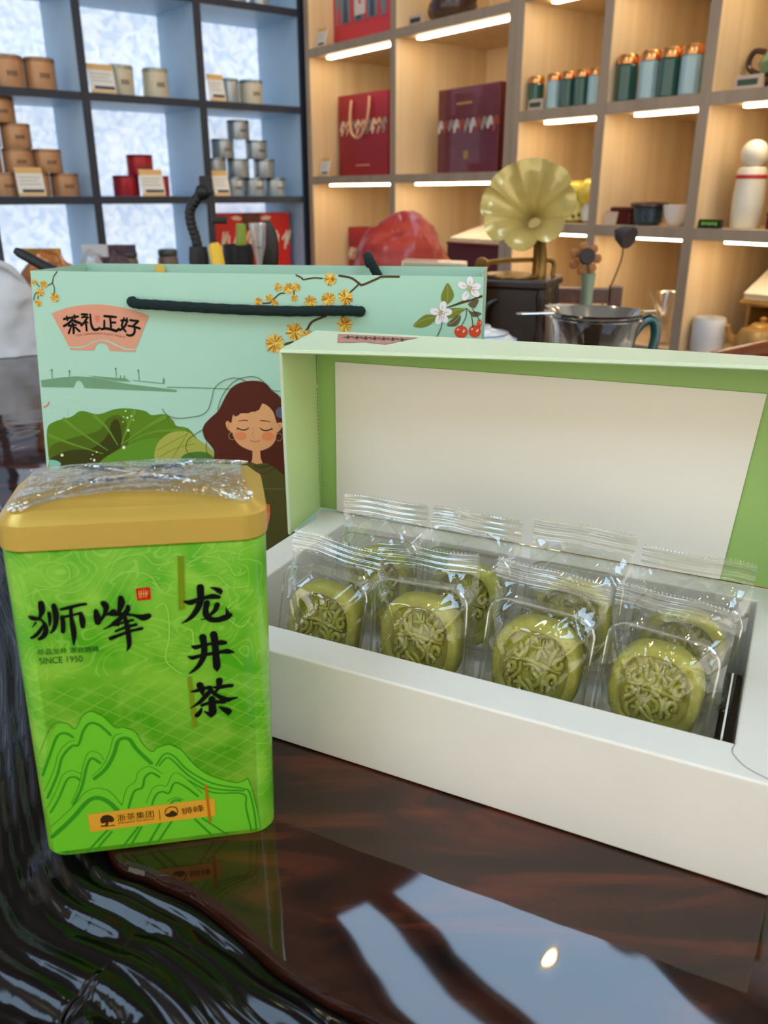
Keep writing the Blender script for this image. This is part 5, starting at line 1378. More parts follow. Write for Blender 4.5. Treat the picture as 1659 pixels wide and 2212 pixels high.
for k in range(7):
    x = -.12 + .037 * k
    G().prism([(x - .012, .077), (x + .014, .077), (x + .006, .12 + .03 * (k % 3)), (x - .004, .13 + .03 * (k % 3))], 0, .0008, Matrix.Rotation(pi / 2, 4, 'X') @ Matrix.Translation((0, 0, .0013))).obj('printed_rock', (m_pinkred, mat('dark_blue_print', (60, 76, 96), 0.5))[k % 2], t)
for s, z, lab in ((.088, zB, 'small easel card in front of the rose red gift box'), (.092, zA, 'small easel card beside the burgundy gift bag')):
    price_card(lab, onR(s, .016, z), RR, w=.055, h=.062)
m_burg = mat('burgundy_paper', (150, 30, 46), 0.4)
m_burgd = mat('burgundy_dark', (98, 26, 40), 0.3, coat=0.5)
m_ribbon = mat('beige_ribbon', (216, 168, 132), 0.5)
def gift_bag2(label, loc, rz, w, d, h, handles=True):
    t = thing('paper_bag', label, 'paper bag', loc, rz)
    G().loops([[(-w / 2, 0, 0), (w / 2, 0, 0), (w / 2, d, 0), (-w / 2, d, 0)], [(-w / 2, 0, h), (w / 2, 0, h), (w / 2, d, h), (-w / 2, d, h)], [(-w / 2 + .002, .002, h), (w / 2 - .002, .002, h), (w / 2 - .002, d - .002, h), (-w / 2 + .002, d - .002, h)], [(-w / 2 + .002, .002, .01), (w / 2 - .002, .002, .01), (w / 2 - .002, d - .002, .01), (-w / 2 + .002, d - .002, .01)]]).obj('body', m_burg, t)
    rnd = random.Random(3)
    for k in range(9):
        x = -w * .42 + w * .84 * k / 8
        g = G()
        ribbon(g, [(x - .010, h * .60 + rnd.uniform(-.01, .01), .010), (x + .006, h * .67, .014), (x + .014, h * .63, .008)], lambda p, q: (p, -.0008, q))
        ribbon(g, [(x - .004, h * .52, .008), (x + .004, h * .58, .012)], lambda p, q: (p, -.0008, q))
        g.obj('printed_town', (m_cream2, m_ribbon, mat('grey_print', (150, 140, 132), 0.5))[k % 3], t)
    if handles:
        for y, dz in ((-.004, 0), (d + .004, .0)):
            P = cat([(-w * .20, y, h * .93), (-w * .205, y - .006, h * .72), (-w * .16, y - .010, h * .54), (-w * .02, y - .012, h * .47), (w * .10, y - .010, h * .56), (w * .16, y - .006, h * .74), (w * .165, y, h * .95)], 6)
            if y > 0:
                P = [(x, y, 2 * h * .93 - z + .0) if False else (x, y, z) for x, yy, z in P]
            G().tube(P, .0048, 8).obj('ribbon_handle', m_ribbon, t, True)
    G().box(-w * .14, w * .14, -.0009, -.0002, h * .13, h * .145).obj('small_print', m_ribbon, t)
    return t
gift_bag2('burgundy paper bag with beige ribbon handles on the oak shelf', onR(.212, .10, zA), RR, .285, .085, .258)
t = thing('burgundy_box', 'glossy burgundy gift box with town print beside the paper bag', 'gift box', onR(.750, .085, zA), RR + radians(-3))
G().box(-.138, .138, 0, .085, 0, .232).obj('body', m_burgd, t, bevel=.002)
rnd = random.Random(11)
for k in range(11):
    x = -.125 + .025 * k
    g = G()
    ribbon(g, [(x - .006, .118 + rnd.uniform(-.006, .006), .012), (x + .004, .142, .016), (x + .012, .128, .008)], lambda p, q: (p, -.0008, q))
    g.obj('printed_town', (mat('white_print', (206, 196, 196), 0.5), mat('rust_print', (160, 70, 60), 0.5), mat('grey_print', (150, 140, 132), 0.5))[k % 3], t)
G().box(-.05, .02, -.0009, -.0002, .186, .192).obj('gold_title', mat('gold_print', (190, 150, 80), 0.4, metal=0.5), t)
G().box(-.010, .010, -.0009, -.0002, .040, .062).obj('gold_seal', MATS['gold_print'], t)
G().box(.1265, .1275, -.0009, -.0002, .004, .228).obj('edge_line', MATS['rust_print'], t)
t = thing('dark_teapot', 'dark brown teapot on the topmost visible oak shelf', 'teapot', onR(.66, .10, zB), RR)
m_dark = mat('dark_brown_clay', (70, 46, 36), 0.3, coat=0.3)
G().lathe([(.035, 0), (.062, .02), (.070, .045), (.058, .075), (.03, .088)], 26).obj('body', m_dark, t, True)
G().lathe([(.031, .0885), (.022, .096), (.006, .100), (.010, .108), (.004, .114)], 20).obj('lid', m_dark, t, True)
G().tube(cat([(.06, 0, .03), (.088, 0, .05), (.10, 0, .082)], 5), [.011, .010, .009, .009, .008, .008, .007, .007, .006, .006, .006], 10).obj('spout', m_dark, t, True)
G().tube(cat([(-.06, 0, .07), (-.098, 0, .066), (-.10, 0, .036), (-.064, 0, .022)], 6), .006, 8).obj('handle', m_dark, t, True)
t = thing('name_plaque', 'small beige name plaque beneath the dark teapot', 'plaque', onR(.585, .02, zB), RR)
m_plq = mat('beige_plaque', (206, 176, 150), 0.5)
G().prism([(0, 0), (.02, 0), (.008, .03), (.004, .03)], -.032, .032, Matrix.Rotation(pi / 2, 4, 'Z') @ Matrix.Rotation(pi / 2, 4, 'X')).obj('wedge', m_plq, t)
G().box(-.022, .022, -.0005, .004, .008, .02).obj('print', m_cardk, t)

gift_bag2('small burgundy paper bag with print on the lowest oak shelf', onR(.185, .12, zC), RR, .19, .07, .228, False)
t = thing('maroon_box', 'maroon box on the lowest oak shelf beneath an open book', 'box', onR(.83, .06, zC), RR)
m_maroon = mat('maroon_board', (86, 20, 24), 0.35)
G().box(-.125, .125, 0, .17, 0, .196).obj('body', m_maroon, t, bevel=.002)
G().box(-.127, .127, -.002, .172, .1965, .204).obj('lid', m_maroon, t, bevel=.002)
m_paper = mat('cream_paper', (236, 220, 196), 0.6)
t = thing('open_book', 'open cream book lying slanted on the maroon box', 'book', onR(.83, .07, zC + .2045), RR)
M = Matrix.Rotation(radians(14), 4, 'X')
G().box(-.12, -.002, 0, .14, .002, .012, M).obj('page_block', m_paper, t)
G().box(.002, .12, 0, .14, .002, .012, M).obj('page_block', m_paper, t)
G().box(-.124, .124, -.003, .143, 0, .0018, M).obj('cover', mat('book_cover_tan', (196, 160, 112), 0.5), t)
G().prism([(0, 0), (.138, 0), (.138, .034)], -.10, .10, Matrix.Rotation(pi / 2, 4, 'Z') @ Matrix.Rotation(pi / 2, 4, 'X')).obj('wedge_rest', m_maroon, t)

m_celp = mat('pale_celadon_glaze', (164, 190, 190), 0.22, coat=0.5, var=0.08, vscale=(60, 60, 8))
m_celd = mat('deep_green_glaze', (44, 84, 70), 0.22, coat=0.5, var=0.12, vscale=(60, 60, 8))
m_copper = mat('rose_gold_lid', (232, 158, 92), 0.22, metal=0.9)
def tea_jar(label, loc, pale, sc=1.0):
    t = thing('tea_jar', label, 'jar', loc, RR, 'celadon tea jars')
    r, h = .0225 * sc, .092 * sc
    n = 14
    g = G()
    L = []
    for rr, z in ((.9, 0), (1, .003), (1, h * .74), (.93, h * .78)):
        L.append([(r * rr * (1 if i % 2 else .965) * cos(2 * pi * i / (2 * n)), r * rr * (1 if i % 2 else .965) * sin(2 * pi * i / (2 * n)), z) for i in range(2 * n)])
    g.loops(L).obj('body', m_celp if pale else m_celd, t, True, angle=20)
    G().lathe([(r * .94, h * .782), (r * 1.0, h * .79), (r * 1.0, h * .93), (r * .86, h * .985), (r * .3, h)], 22).obj('lid', m_copper, t, True)
    return t
pos = ['first', 'second', 'third', 'fourth', 'fifth', 'sixth']
for k, (s, i, p) in enumerate(((1.063, .035, 0), (1.098, .072, 0), (1.128, .032, 1), (1.174, .032, 0), (1.217, .032, 0), (1.258, .034, 1))):
    tea_jar('%s celadon jar from the gramophone horn, %s glaze' % (pos[k], ('deep green', 'pale blue')[p]), onR(s, i, zQ), p, .88)
for k, (s, i, p) in enumerate(((1.346, .035, 0), (1.385, .072, 1), (1.412, .030, 1), (1.466, .030, 0), (1.520, .030, 1), (1.540, .095, 0))):
    tea_jar('%s copper-lidded jar of the row left of the green teapot, %s' % (pos[k], ('deep green', 'pale blue')[p]) if False else '%s copper-lidded jar before the green teapot, %s glaze' % (pos[k], ('deep green', 'pale blue')[p]), onR(s, i, zQ), p, 1.08)
def plaque(label, s, z, w=.05):
    t = thing('name_plaque', label, 'plaque', onR(s, .012, z), RR, 'beige name plaques')
    G().prism([(0, 0), (.016, 0), (.008, .026), (.004, .026)], -w / 2, w / 2, Matrix.Rotation(pi / 2, 4, 'Z') @ Matrix.Rotation(pi / 2, 4, 'X')).obj('wedge', m_plq, t)
    G().box(-w * .36, w * .36, -.0006, .004, .007, .018).obj('print', mat('plaque_print_green', (60, 84, 62), 0.5), t)
plaque('beige name plaque before the first celadon jars', 1.083, zQ)
plaque('beige name plaque below the green teapot', 1.665, zQ, .06)
t = thing('green_teapot', 'glossy green teapot on a dark round stand beside the jars', 'teapot', onR(1.715, .10, zQ), RR)
m_gpot = mat('green_glazed_pot', (104, 148, 104), 0.15, coat=0.7)
G().lathe([(.045, 0), (.07, .004), (.078, .012), (.07, .018)], 28).obj('stand', m_dark, t, True)
G().lathe([(.04, .0185), (.066, .03), (.072, .05), (.058, .074), (.03, .084)], 28).obj('body', m_gpot, t, True)
G().lathe([(.031, .0845), (.024, .091), (.006, .094), (.011, .103), (.004, .108)], 20).obj('lid', m_dark, t, True)
G().tube(cat([(.062, 0, .04), (.088, 0, .058), (.098, 0, .082)], 5), [.011, .0105, .010, .0095, .009, .0085, .008, .0075, .007, .007, .007], 10).obj('spout', m_gpot, t, True)
G().tube(cat([(-.055, 0, .07), (-.095, 0, .08), (-.105, 0, .05), (-.066, 0, .03)], 6), .006, 8).obj('handle', m_dark, t, True)
# yellow ornament
m_yel = mat('yellow_glaze', (240, 208, 70), 0.25, coat=0.5)
m_pyel = mat('pale_yellow_glaze', (226, 214, 120), 0.25, coat=0.5)
t = thing('yellow_ornament', 'yellow glazed ornament of rounded lobes behind the gramophone horn', 'ornament', onR(1.205, .075, zP), RR)
G().lathe([(.026, 0), (.038, .008), (.043, .03), (.034, .052), (.026, .058)], 24, (-.022, 0, 0)).obj('pot', m_pyel, t, True)
G().ball((-.018, 0, .078), .032, sq=(1.1, 1, .8)).obj('lobe', m_yel, t, True)
G().ball((.026, 0, .074), .030, sq=(1, 1, 1.15)).obj('lobe', m_yel, t, True)
G().lathe([(.018, 0), (.026, .006), (.028, .03), (.022, .046)], 20, (.036, .004, 0)).obj('side_pot', mat('white_glaze', (226, 222, 214), 0.25, coat=0.4), t, True)
g = G()
for k in range(9):
    a = -pi / 2 - 1.4 + .35 * k
    g.ball((-.022 + .0405 * cos(a), .0405 * sin(a), .016 + .004 * (k % 2)), .0045, 8, 6, (1, .8, 1.2))
g.obj('leaf_marks', mat('dark_leaf_glaze', (58, 84, 48), 0.3), t, True)
# tea set bay
t = thing('maroon_case', 'small maroon case beside the teal bowl on the oak shelf', 'case', onR(1.3525, .05, zP), RR)
G().box(-.030, .030, 0, .08, 0, .030).obj('body', m_maroon, t, bevel=.003)
G().box(-.031, .031, -.001, .081, .0305, .040).obj('lid', m_maroon, t, bevel=.003)
t = thing('card_stand', 'little pinkish card standing before the maroon case', 'card', onR(1.352, .012, zP), RR)
G().box(-.018, .018, 0, .002, 0, .03, Matrix.Translation((0, 0, .0008)) @ Matrix.Rotation(radians(-12), 4, 'X')).obj('card', m_plq, t)
G().box(-.01, .01, .004, .012, 0, .002).obj('foot', m_plq, t)
t = thing('teal_bowl', 'dark teal bowl with speckled pattern on the oak shelf', 'bowl', onR(1.431, .055, zP), RR)
m_teal = mat('dark_teal_glaze', (48, 66, 76), 0.25, coat=0.4, var=0.3, vscale=(70, 70, 70))
G().lathe([(.022, 0), (.033, .008), (.036, .04), (.034, .041), (.031, .012), (.004, .006)], 24).obj('body', m_teal, t, True)
G().lathe([(.0365, .0412), (.044, .043), (.044, .049), (.036, .052), (.006, .053)], 24).obj('lid', m_dark, t, True)
t = thing('white_teacup', 'white porcelain cup beside the teal bowl on the oak shelf', 'cup', onR(1.512, .05, zP), RR)
m_porc = mat('white_porcelain', (238, 226, 216), 0.2, coat=0.5)
G().lathe([(.015, 0), (.020, .004), (.030, .024), (.033, .047), (.0318, .047), (.028, .024), (.017, .008), (.002, .006)], 26).obj('body', m_porc, t, True)
t = thing('cream_caddy', 'cream cylinder caddy behind the white porcelain cup', 'caddy', onR(1.535, .13, zP), RR)
G().lathe([(.024, 0), (.025, .004), (.025, .062)], 22).obj('body', mat('cream_glaze', (226, 206, 168), 0.3), t, True)
G().lathe([(.0255, .0622), (.0255, .078), (.022, .081)], 22).obj('lid', MATS['cream_glaze'], t, True)
# white bottle with ball stopper
t = thing('white_bottle', 'white ceramic bottle with ball stopper and red ring', 'bottle', onR(1.668, .075, zP), RR)
m_wcer = mat('white_ceramic', (230, 222, 200), 0.3, coat=0.3)
G().lathe([(.028, 0), (.031, .004), (.033, .05), (.031, .10), (.030, .118), (.026, .124)], 28).obj('body', m_wcer, t, True)
G().lathe([(.0315, .1005), (.0323, .102), (.032, .107), (.0312, .1085)], 28, cap=(False, False)).obj('red_ring', mat('red_glaze', (196, 40, 32), 0.3), t, True)
G().ball((0, 0, .150), .0285, 24, 16).obj('ball_stopper', m_wcer, t, True)
t = thing('sign_block', 'dark block sign with green print by the white bottle', 'sign', onR(1.622, .012, zP), RR)
G().box(-.026, .026, 0, .012, 0, .018).obj('block', mat('black_acrylic', (26, 26, 26), 0.2), t, bevel=.001)
g = G()
for k in range(5):
    g.box(-.019 + .008 * k, -.013 + .008 * k, -.0006, -.0001, .006 + .001 * (k % 2), .013)
g.obj('green_print', mat('green_print', (120, 190, 60), 0.5), t)
t = thing('dark_case', 'dark wooden case at the end of the white bottle shelf', 'case', onR(1.775, .05, zP), RR)
G().box(-.045, .06, 0, .10, 0, .026).obj('body', m_maroon, t, bevel=.002)
G().box(-.046, .061, -.001, .101, .0265, .034).obj('lid', m_dark, t, bevel=.002)
# lower bay: glassware, books, pots
m_glass = film('thin_clear_glass', 0.10, 0.75, 0.03, (0.96, 0.95, 0.93))
t = thing('stemmed_glass', 'clear hourglass-shaped drinking glass on the lower oak shelf', 'glass', onR(1.497, .06, zS), RR)
G().lathe([(.026, 0), (.027, .004), (.012, .04), (.009, .055), (.014, .07), (.034, .115), (.036, .122), (.033, .118), (.012, .072), (.006, .055), (.010, .04), (.004, .008)], 26).obj('body', m_glass, t, True)
t = thing('glass_dome', 'round clear glass flask behind the hourglass-shaped glass', 'flask', onR(1.503, .165, zS), RR)
G().lathe([(.022, 0), (.045, .02), (.056, .06), (.048, .10), (.022, .128), (.010, .145), (.009, .185), (.007, .185), (.008, .145), (.044, .10), (.052, .06), (.04, .022), (.004, .006)], 28).obj('body', m_glass, t, True)
G().lathe([(.0085, .186), (.011, .19), (.011, .202), (.006, .206)], 18).obj('stopper', MATS['rose_gold_lid'], t, True)
t = thing('white_roll', 'white wrapped paper roll standing on the lower oak shelf', 'paper roll', onR(1.6325, .05, zS), RR)
m_rollw = mat('white_wrap', (214, 210, 208), 0.45, bump=0.5, bscale=50)
G().lathe([(.034, 0), (.037, .005), (.037, .070), (.034, .076)], 26).obj('roll', m_rollw, t, True)
G().lathe([(.010, .0762), (.034, .0764), (.0345, .078), (.010, .0785)], 22, cap=(False, False)).obj('end_ring', m_rollw, t, True)
m_goldc = mat('golden_clay', (196, 150, 84), 0.3, metal=0.4)
t = thing('golden_teapot', 'golden round teapot below the slanted book', 'teapot', onR(1.742, .085, zS), RR)
G().lathe([(.028, 0), (.048, .015), (.054, .038), (.044, .060), (.026, .068)], 26).obj('body', m_goldc, t, True)
G().lathe([(.0265, .0685), (.02, .074), (.006, .076), (.009, .084), (.003, .088)], 20).obj('lid', m_goldc, t, True)
G().tube(cat([(-.045, -.02, .03), (-.055, -.038, .046), (-.056, -.05, .068)], 5), [.009, .0088, .0085, .008, .0078, .0075, .007, .0065, .006, .006, .006], 10).obj('spout', m_goldc, t, True)
G().tube(cat([(.04, 0, .058), (.08, 0, .06), (.084, 0, .03), (.05, 0, .018)], 6), .005, 8).obj('handle', m_goldc, t, True)
t = thing('book_rest', 'wooden lectern rest carrying an open book at the oak unit end', 'book rest', onR(1.722, .04, zS), RR)
G().box(-.055, -.047, .10, .20, 0, .118).obj('leg', m_goldc, t)
G().box(.085, .093, .10, .20, 0, .118).obj('leg', m_goldc, t)
M = Matrix.Translation((.02, .10, .119)) @ Matrix.Rotation(radians(28), 4, 'X')
G().box(-.08, .08, -.03, .12, 0, .008, M).obj('board', m_goldc, t)
t = thing('slanted_book', 'open cream book lying on the slanted lectern rest', 'book', onR(1.742, .14, zS + .1308), RR, rot=(radians(28), 0, RR))
G().box(-.07, -.001, -.028, .105, .0022, .016).obj('page_block', m_paper, t)
G().box(.001, .07, -.028, .105, .0022, .016).obj('page_block', m_paper, t)
G().box(-.072, .072, -.030, .107, 0, .002).obj('cover', MATS['book_cover_tan'], t)

# ================================================================== FURTHER DOWN THE TABLE
# gramophone
gm = thing('gramophone', 'small gramophone with fluted brass horn and dark carved box', 'gramophone', (0.232, 1.49, TZ + .0005), radians(-24))
m_dwood = mat('dark_carved_wood', (40, 23, 18), 0.35, coat=0.1, var=0.2, vscale=(6, 30, 30))
m_brass = mat('horn_enamel_brass', (202, 178, 104), 0.25, metal=0.25, coat=0.5)
m_brassd = mat('aged_brass', (160, 128, 70), 0.3, metal=0.9)
G().box(-.068, .068, -.062, .068, 0, .014).obj('plinth', m_dwood, gm, bevel=.003)
G().box(-.058, .058, -.053, .058, .0142, .120).obj('box', m_dwood, gm, bevel=.002)
G().box(-.066, .066, -.061, .066, .1202, .134).obj('top_board', m_dwood, gm, bevel=.003)
for x, y in ((-.055, -.050), (.055, -.050), (-.055, .055), (.055, .055)):
    G().lathe([(.006, .0145), (.008, .03), (.005, .05), (.006, .085), (.008, .105), (.006, .1195)], 12, (x, y, 0)).obj('corner_post', m_dwood, gm, True)
G().lathe([(.0, 0), (.026, 0), (.027, .003), (.020, .006), (.018, .003), (.006, .006), (.0, .007)], 24, M=Matrix.Translation((.0585, 0, .066)) @ Matrix.Rotation(pi / 2, 4, 'Y')).obj('medallion', m_brassd, gm, True)
G().tube(cat([(-.02, -.0535, .10), (-.034, -.066, .09), (-.036, -.07, .06), (-.022, -.066, .035), (-.012, -.0535, .03)], 6), .005, 8).obj('curved_bracket', m_dwood, gm, True)
G().lathe([(.048, .1342), (.050, .1355), (.050, .139), (.046, .140), (.004, .1405)], 32, (-.012, -.006, 0)).obj('turntable', m_brassd, gm, True)
G().tube(cat([(.052, .04, .1345), (.052, .04, .158), (.03, .028, .162), (-.03, -.004, .160), (-.056, -.02, .156)], 6), .0042, 8).obj('tone_arm', m_brassd, gm, True)
G().lathe([(.0, -.005), (.012, -.005), (.013, 0), (.012, .005), (.0, .005)], 20, M=Matrix.Translation((-.058, -.022, .154)) @ Matrix.Rotation(pi / 2, 4, 'X')).obj('sound_box', m_brassd, gm, True)
# horn in world axes, then moved into the gramophone frame
inv = (Matrix.Translation((0.232, 1.49, TZ + .0005)) @ Matrix.Rotation(radians(-24), 4, 'Z')).inverted()
ctr, thr = Vector((0.2205, 1.378, 1.013)), Vector((0.2500, 1.455, 0.972))
ax = (ctr - thr).normalized()
e1 = ax.cross(Vector((0, 0, 1))).normalized()
e2 = e1.cross(ax)
def horn(a, b):
    ph = 2 * pi * a
    lobe = abs(cos(ph * 4.0))
    t_ = b
    r = 0.010 + 0.064 * t_ ** 1.5 * (0.89 + 0.15 * lobe ** 0.55 * t_)
    d = 0.080 * (t_ ** 0.85) - 0.006 * max(0, t_ - 0.85) * 6 * lobe - 0.007 * t_ * lobe ** 0.6 + 0.005 * t_
    p = thr + ax * d + (e1 * cos(ph) + e2 * sin(ph)) * r
    return inv @ p
G().sheet(horn, 180, 26, lambda a, b: (inv.to_3x3() @ (-ax)) * 0.0012).obj('horn', m_brass, gm, True, angle=50)
G().tube([inv @ Vector(p) for p in cat([thr + ax * .003, thr - ax * .018, (0.2665, 1.487, 0.945), (0.270, 1.495, 0.915), (0.270, 1.497, TZ + .1345)], 6)], [.0105 + .0001 * i for i in range(25)], 12).obj('horn_neck', m_brassd, gm, True)
# red crumpled sack
m_sack = mat('red_cellophane', (150, 14, 20), 0.34, coat=0.12, var=0.35, vscale=(16, 16, 46), col2=(196, 70, 50))
t = thing('red_sack', 'crumpled glossy red wrapping over a rounded heap on the table', 'wrapped bundle', (0.03, 1.62, TZ))
def sack(p):
    n_ = noise.noise(p * 14) * .010 + abs(noise.noise(Vector((p.x * 40, p.y * 40, p.z * 9)))) * .012
    return Vector((p.x * (1 + n_ * 5), p.y * (1 + n_ * 4), max(.001, p.z + n_ * 1.5)))
L = []
for j in range(26):
    b = j / 25
    r = .104 * (1 - b ** 2.6) ** .62 + .004 * (1 - b)
    z = .238 * b
    L.append([sack(Vector((r * cos(2 * pi * i / 48) * (1.0 + .0 * b) + .02 * b * (1 - b), .8 * r * sin(2 * pi * i / 48), z))) for i in range(48)])
G().loops(L).obj('wrapping', m_sack, t, True, angle=70)
G().tube(cat([(-.06, -.085, .10), (0, -.094, .115), (.06, -.07, .13)], 8), .004, 8).obj('tie_cord', m_ribbon, t, True)
# gilt box in front of it
t = thing('gilt_case', 'small gilt metal case with pale rim behind the paper bag', 'case', (0.083, 1.40, TZ), radians(-6))
G().box(-.050, .050, -.03, .03, 0, .160).obj('body', mat('gilt_metal', (190, 150, 70), 0.25, metal=0.9), t, bevel=.004)
G().loops([[(-.052, -.032, .1602), (.052, -.032, .1602), (.052, .032, .1602), (-.052, .032, .1602)], [(-.052, -.032, .170), (.052, -.032, .166), (.052, .032, .166), (-.052, .032, .170)]]).obj('rim', mat('pale_metal', (216, 200, 176), 0.25, metal=0.6), t, bevel=.002)
# black gooseneck stand
m_blk = mat('black_rubber', (24, 25, 28), 0.45)
t = thing('gooseneck_stand', 'black gooseneck phone stand with clamp before the lit shelves', 'phone stand', (-0.300, 1.40, TZ))
G().lathe([(.045, 0), (.048, .003), (.046, .012), (.02, .02), (.014, .05), (.012, .12), (.016, .17), (.014, .19)], 24).obj('base', m_blk, t, True)
G().tube(cat([(0, 0, .185), (-.003, 0, .205), (-.008, 0, .225), (-.008, 0, .245), (.004, 0, .262), (.014, 0, .272)], 8), [.0085 if i % 3 else .0075 for i in range(41)], 10).obj('gooseneck', m_blk, t, True)
G().ball((.014, 0, .272), .012, 14, 9).obj('ball_joint', m_blk, t, True)
G().box(.010, .030, -.006, .006, .268, .296).obj('clamp', m_blk, t, bevel=.003)
G().box(.026, .050, -.005, .005, .225, .236).obj('lower_jaw', m_blk, t, bevel=.003)
G().box(.026, .032, -.004, .004, .232, .275).obj('clamp_rail', m_blk, t, bevel=.002)
# pen pot with tools
t = thing('pen_pot', 'black pen pot standing before the red gift box', 'pen pot', (-0.245, 1.46, TZ))
G().lathe([(.022, 0), (.024, .003), (.026, .19), (.0245, .19), (.0225, .006)], 22).obj('cup', m_blk, t, True)
def leaning(name, label, cat_, base_, top, parts):
    d = Vector(top) - Vector(base_)
    o = thing(name, label, cat_, base_)
    o.rotation_mode = 'QUATERNION'
    o.rotation_quaternion = Vector((0, 0, 1)).rotation_difference(d.normalized())
    for nm, m, prof in parts:
        G().lathe(prof, 16).obj(nm, m, o, True)
    return o
m_yelp = mat('yellow_plastic', (240, 190, 40), 0.35)
leaning('yellow_marker', 'yellow marker pen leaning behind the paper bag', 'marker', (-0.228, 1.30, TZ + .001), (-0.262, 1.335, TZ + .206), [('barrel', m_yelp, [(.008, 0), (.0095, .004), (.0095, .13)]), ('cap', m_yelp, [(.0098, .1305), (.0105, .135), (.0105, .196), (.007, .203)])])
leaning('striped_brush', 'green and blue brush handle standing in the pen pot', 'brush', (-0.246, 1.460, TZ + .008), (-0.238, 1.457, TZ + .222), [('handle', mat('lime_lacquer', (150, 176, 60), 0.3), [(.004, 0), (.008, .10), (.010, .15), (.008, .215)]), ('blue_band', mat('blue_lacquer', (52, 92, 140), 0.3), [(.0094, .140), (.0104, .145), (.0106, .165), (.0100, .170)])])
t = thing('tea_scoop', 'dark wooden tea scoop with rounded head before the red gift box', 'tea scoop', (-0.206, 1.52, TZ), radians(5))
m_scoop = mat('dark_scoop_wood', (46, 36, 30), 0.4)
G().lathe([(.022, 0), (.024, .004), (.024, .02), (.010, .026)], 20).obj('foot', m_scoop, t, True)
G().tube(cat([(0, 0, .022), (-.002, 0, .10), (-.001, 0, .15)], 5), .009, 10).obj('handle', m_scoop, t, True)
G().ball((.002, 0, .178), .05, 22, 14, (.40, .16, 1.0)).obj('head', m_scoop, t, True)
t = thing('glass_clip', 'clear acrylic clip standing beside the dark tea scoop', 'clip', (-0.203, 1.405, TZ), radians(-8))
m_acr = film('clear_acrylic', 0.18, 0.8, 0.04, (0.92, 0.94, 0.95))
G().lathe([(.020, 0), (.021, .003), (.018, .012), (.006, .02), (.005, .165), (.011, .19), (.014, .225), (.013, .226), (.008, .19)], 18).obj('body', m_acr, t, True)
# bags and boxes at the far end of the table
m_poly = mat('milky_plastic', (240, 241, 243), 0.25, trans=0.3, coat=0.3, ior=1.1)
def crumple(name, label, cat_, loc, sx, sy, sz, m, part, seed, tip=0.0, amp=1.0):
    t = thing(name, label, cat_, loc)
    L = []
    for j in range(22):
        b = j / 21
        r = (1 - b ** 3) ** .55 * (1 - .25 * b)
        row = []
        for i in range(40):
            a = 2 * pi * i / 40
            p = Vector((cos(a) * r, sin(a) * r, b))
            k = 1 + amp * (.22 * noise.noise(p * 2.2 + Vector((seed, 0, 0))) + .13 * abs(noise.noise(p * 5.5 + Vector((0, seed, 0)))))
            row.append(Vector((p.x * sx * k + tip * b * b, p.y * sy * k, max(.001, b * sz * (1 + amp * .16 * noise.noise(p * 3.1 + Vector((0, 0, seed))))))))
        L.append(row)
    G().loops(L).obj(part, m, t, True, angle=50)
    return t
t = crumple('plastic_carrier_bag', 'crumpled milky plastic bag on the table beside the gift bag', 'plastic bag', (-0.690, 1.53, TZ), .082, .078, .148, m_poly, 'bag_body', 2.0)
G().tube(cat([(-.02, -.02, .125), (.00, -.03, .155), (.03, -.02, .15), (.045, 0, .12)], 6), .006, 8).obj('bag_handle', m_poly, t, True)
t = crumple('snack_packet', 'crumpled copper snack packet behind the plastic bag', 'packet', (-0.725, 1.86, TZ), .085, .05, .155, mat('copper_foil', (190, 120, 70), 0.3, metal=0.6), 'packet_body', 5.0)
G().box(-.06, .03, -.004, .004, .145, .16).obj('sealed_edge', mat('gold_foil', (214, 160, 70), 0.3, metal=0.7), t)
t = crumple('grey_pouch', 'crumpled pale grey pouch between the copper packet and gift bag', 'pouch', (-0.585, 1.68, TZ), .045, .04, .17, mat('grey_foil', (176, 176, 180), 0.35, metal=0.3), 'pouch_body', 9.0, .02)
G().box(.0, .05, -.003, .003, .155, .178).obj('sealed_edge', MATS['grey_foil'], t)
t = crumple('dark_pouch', 'dark navy and brown pouch by the gift bag corner', 'pouch', (-0.560, 1.78, TZ), .065, .045, .165, mat('navy_foil', (44, 50, 72), 0.35, var=0.4, vscale=(14, 14, 14), col2=(110, 60, 44)), 'pouch_body', 13.0)
G().box(-.02, .05, -.003, .003, .155, .172).obj('sealed_edge', MATS['navy_foil'], t)
t = thing('black_tablet', 'dark tablet standing upright at the picture edge', 'tablet', (-0.80, 1.70, TZ), radians(8))
G().box(-.05, .05, -.005, .005, 0.0, .215).obj('body', mat('dark_slate_plastic', (40, 54, 66), 0.3), t, bevel=.004)
G().box(-.03, .03, .006, .05, 0, .006).obj('stand_foot', m_blk, t)
leaning('black_brush_pen', 'long black brush pen sticking up behind the gift bag corner', 'brush pen', (-0.115, 1.10, TZ + .003), (-0.469, 1.10, TZ + .203), [('barrel', m_blk, [(.004, 0), (.0075, .05), (.0075, .30)]), ('cap', m_blk, [(.0077, .3005), (.0082, .305), (.006, .400), (.004, .406)])])
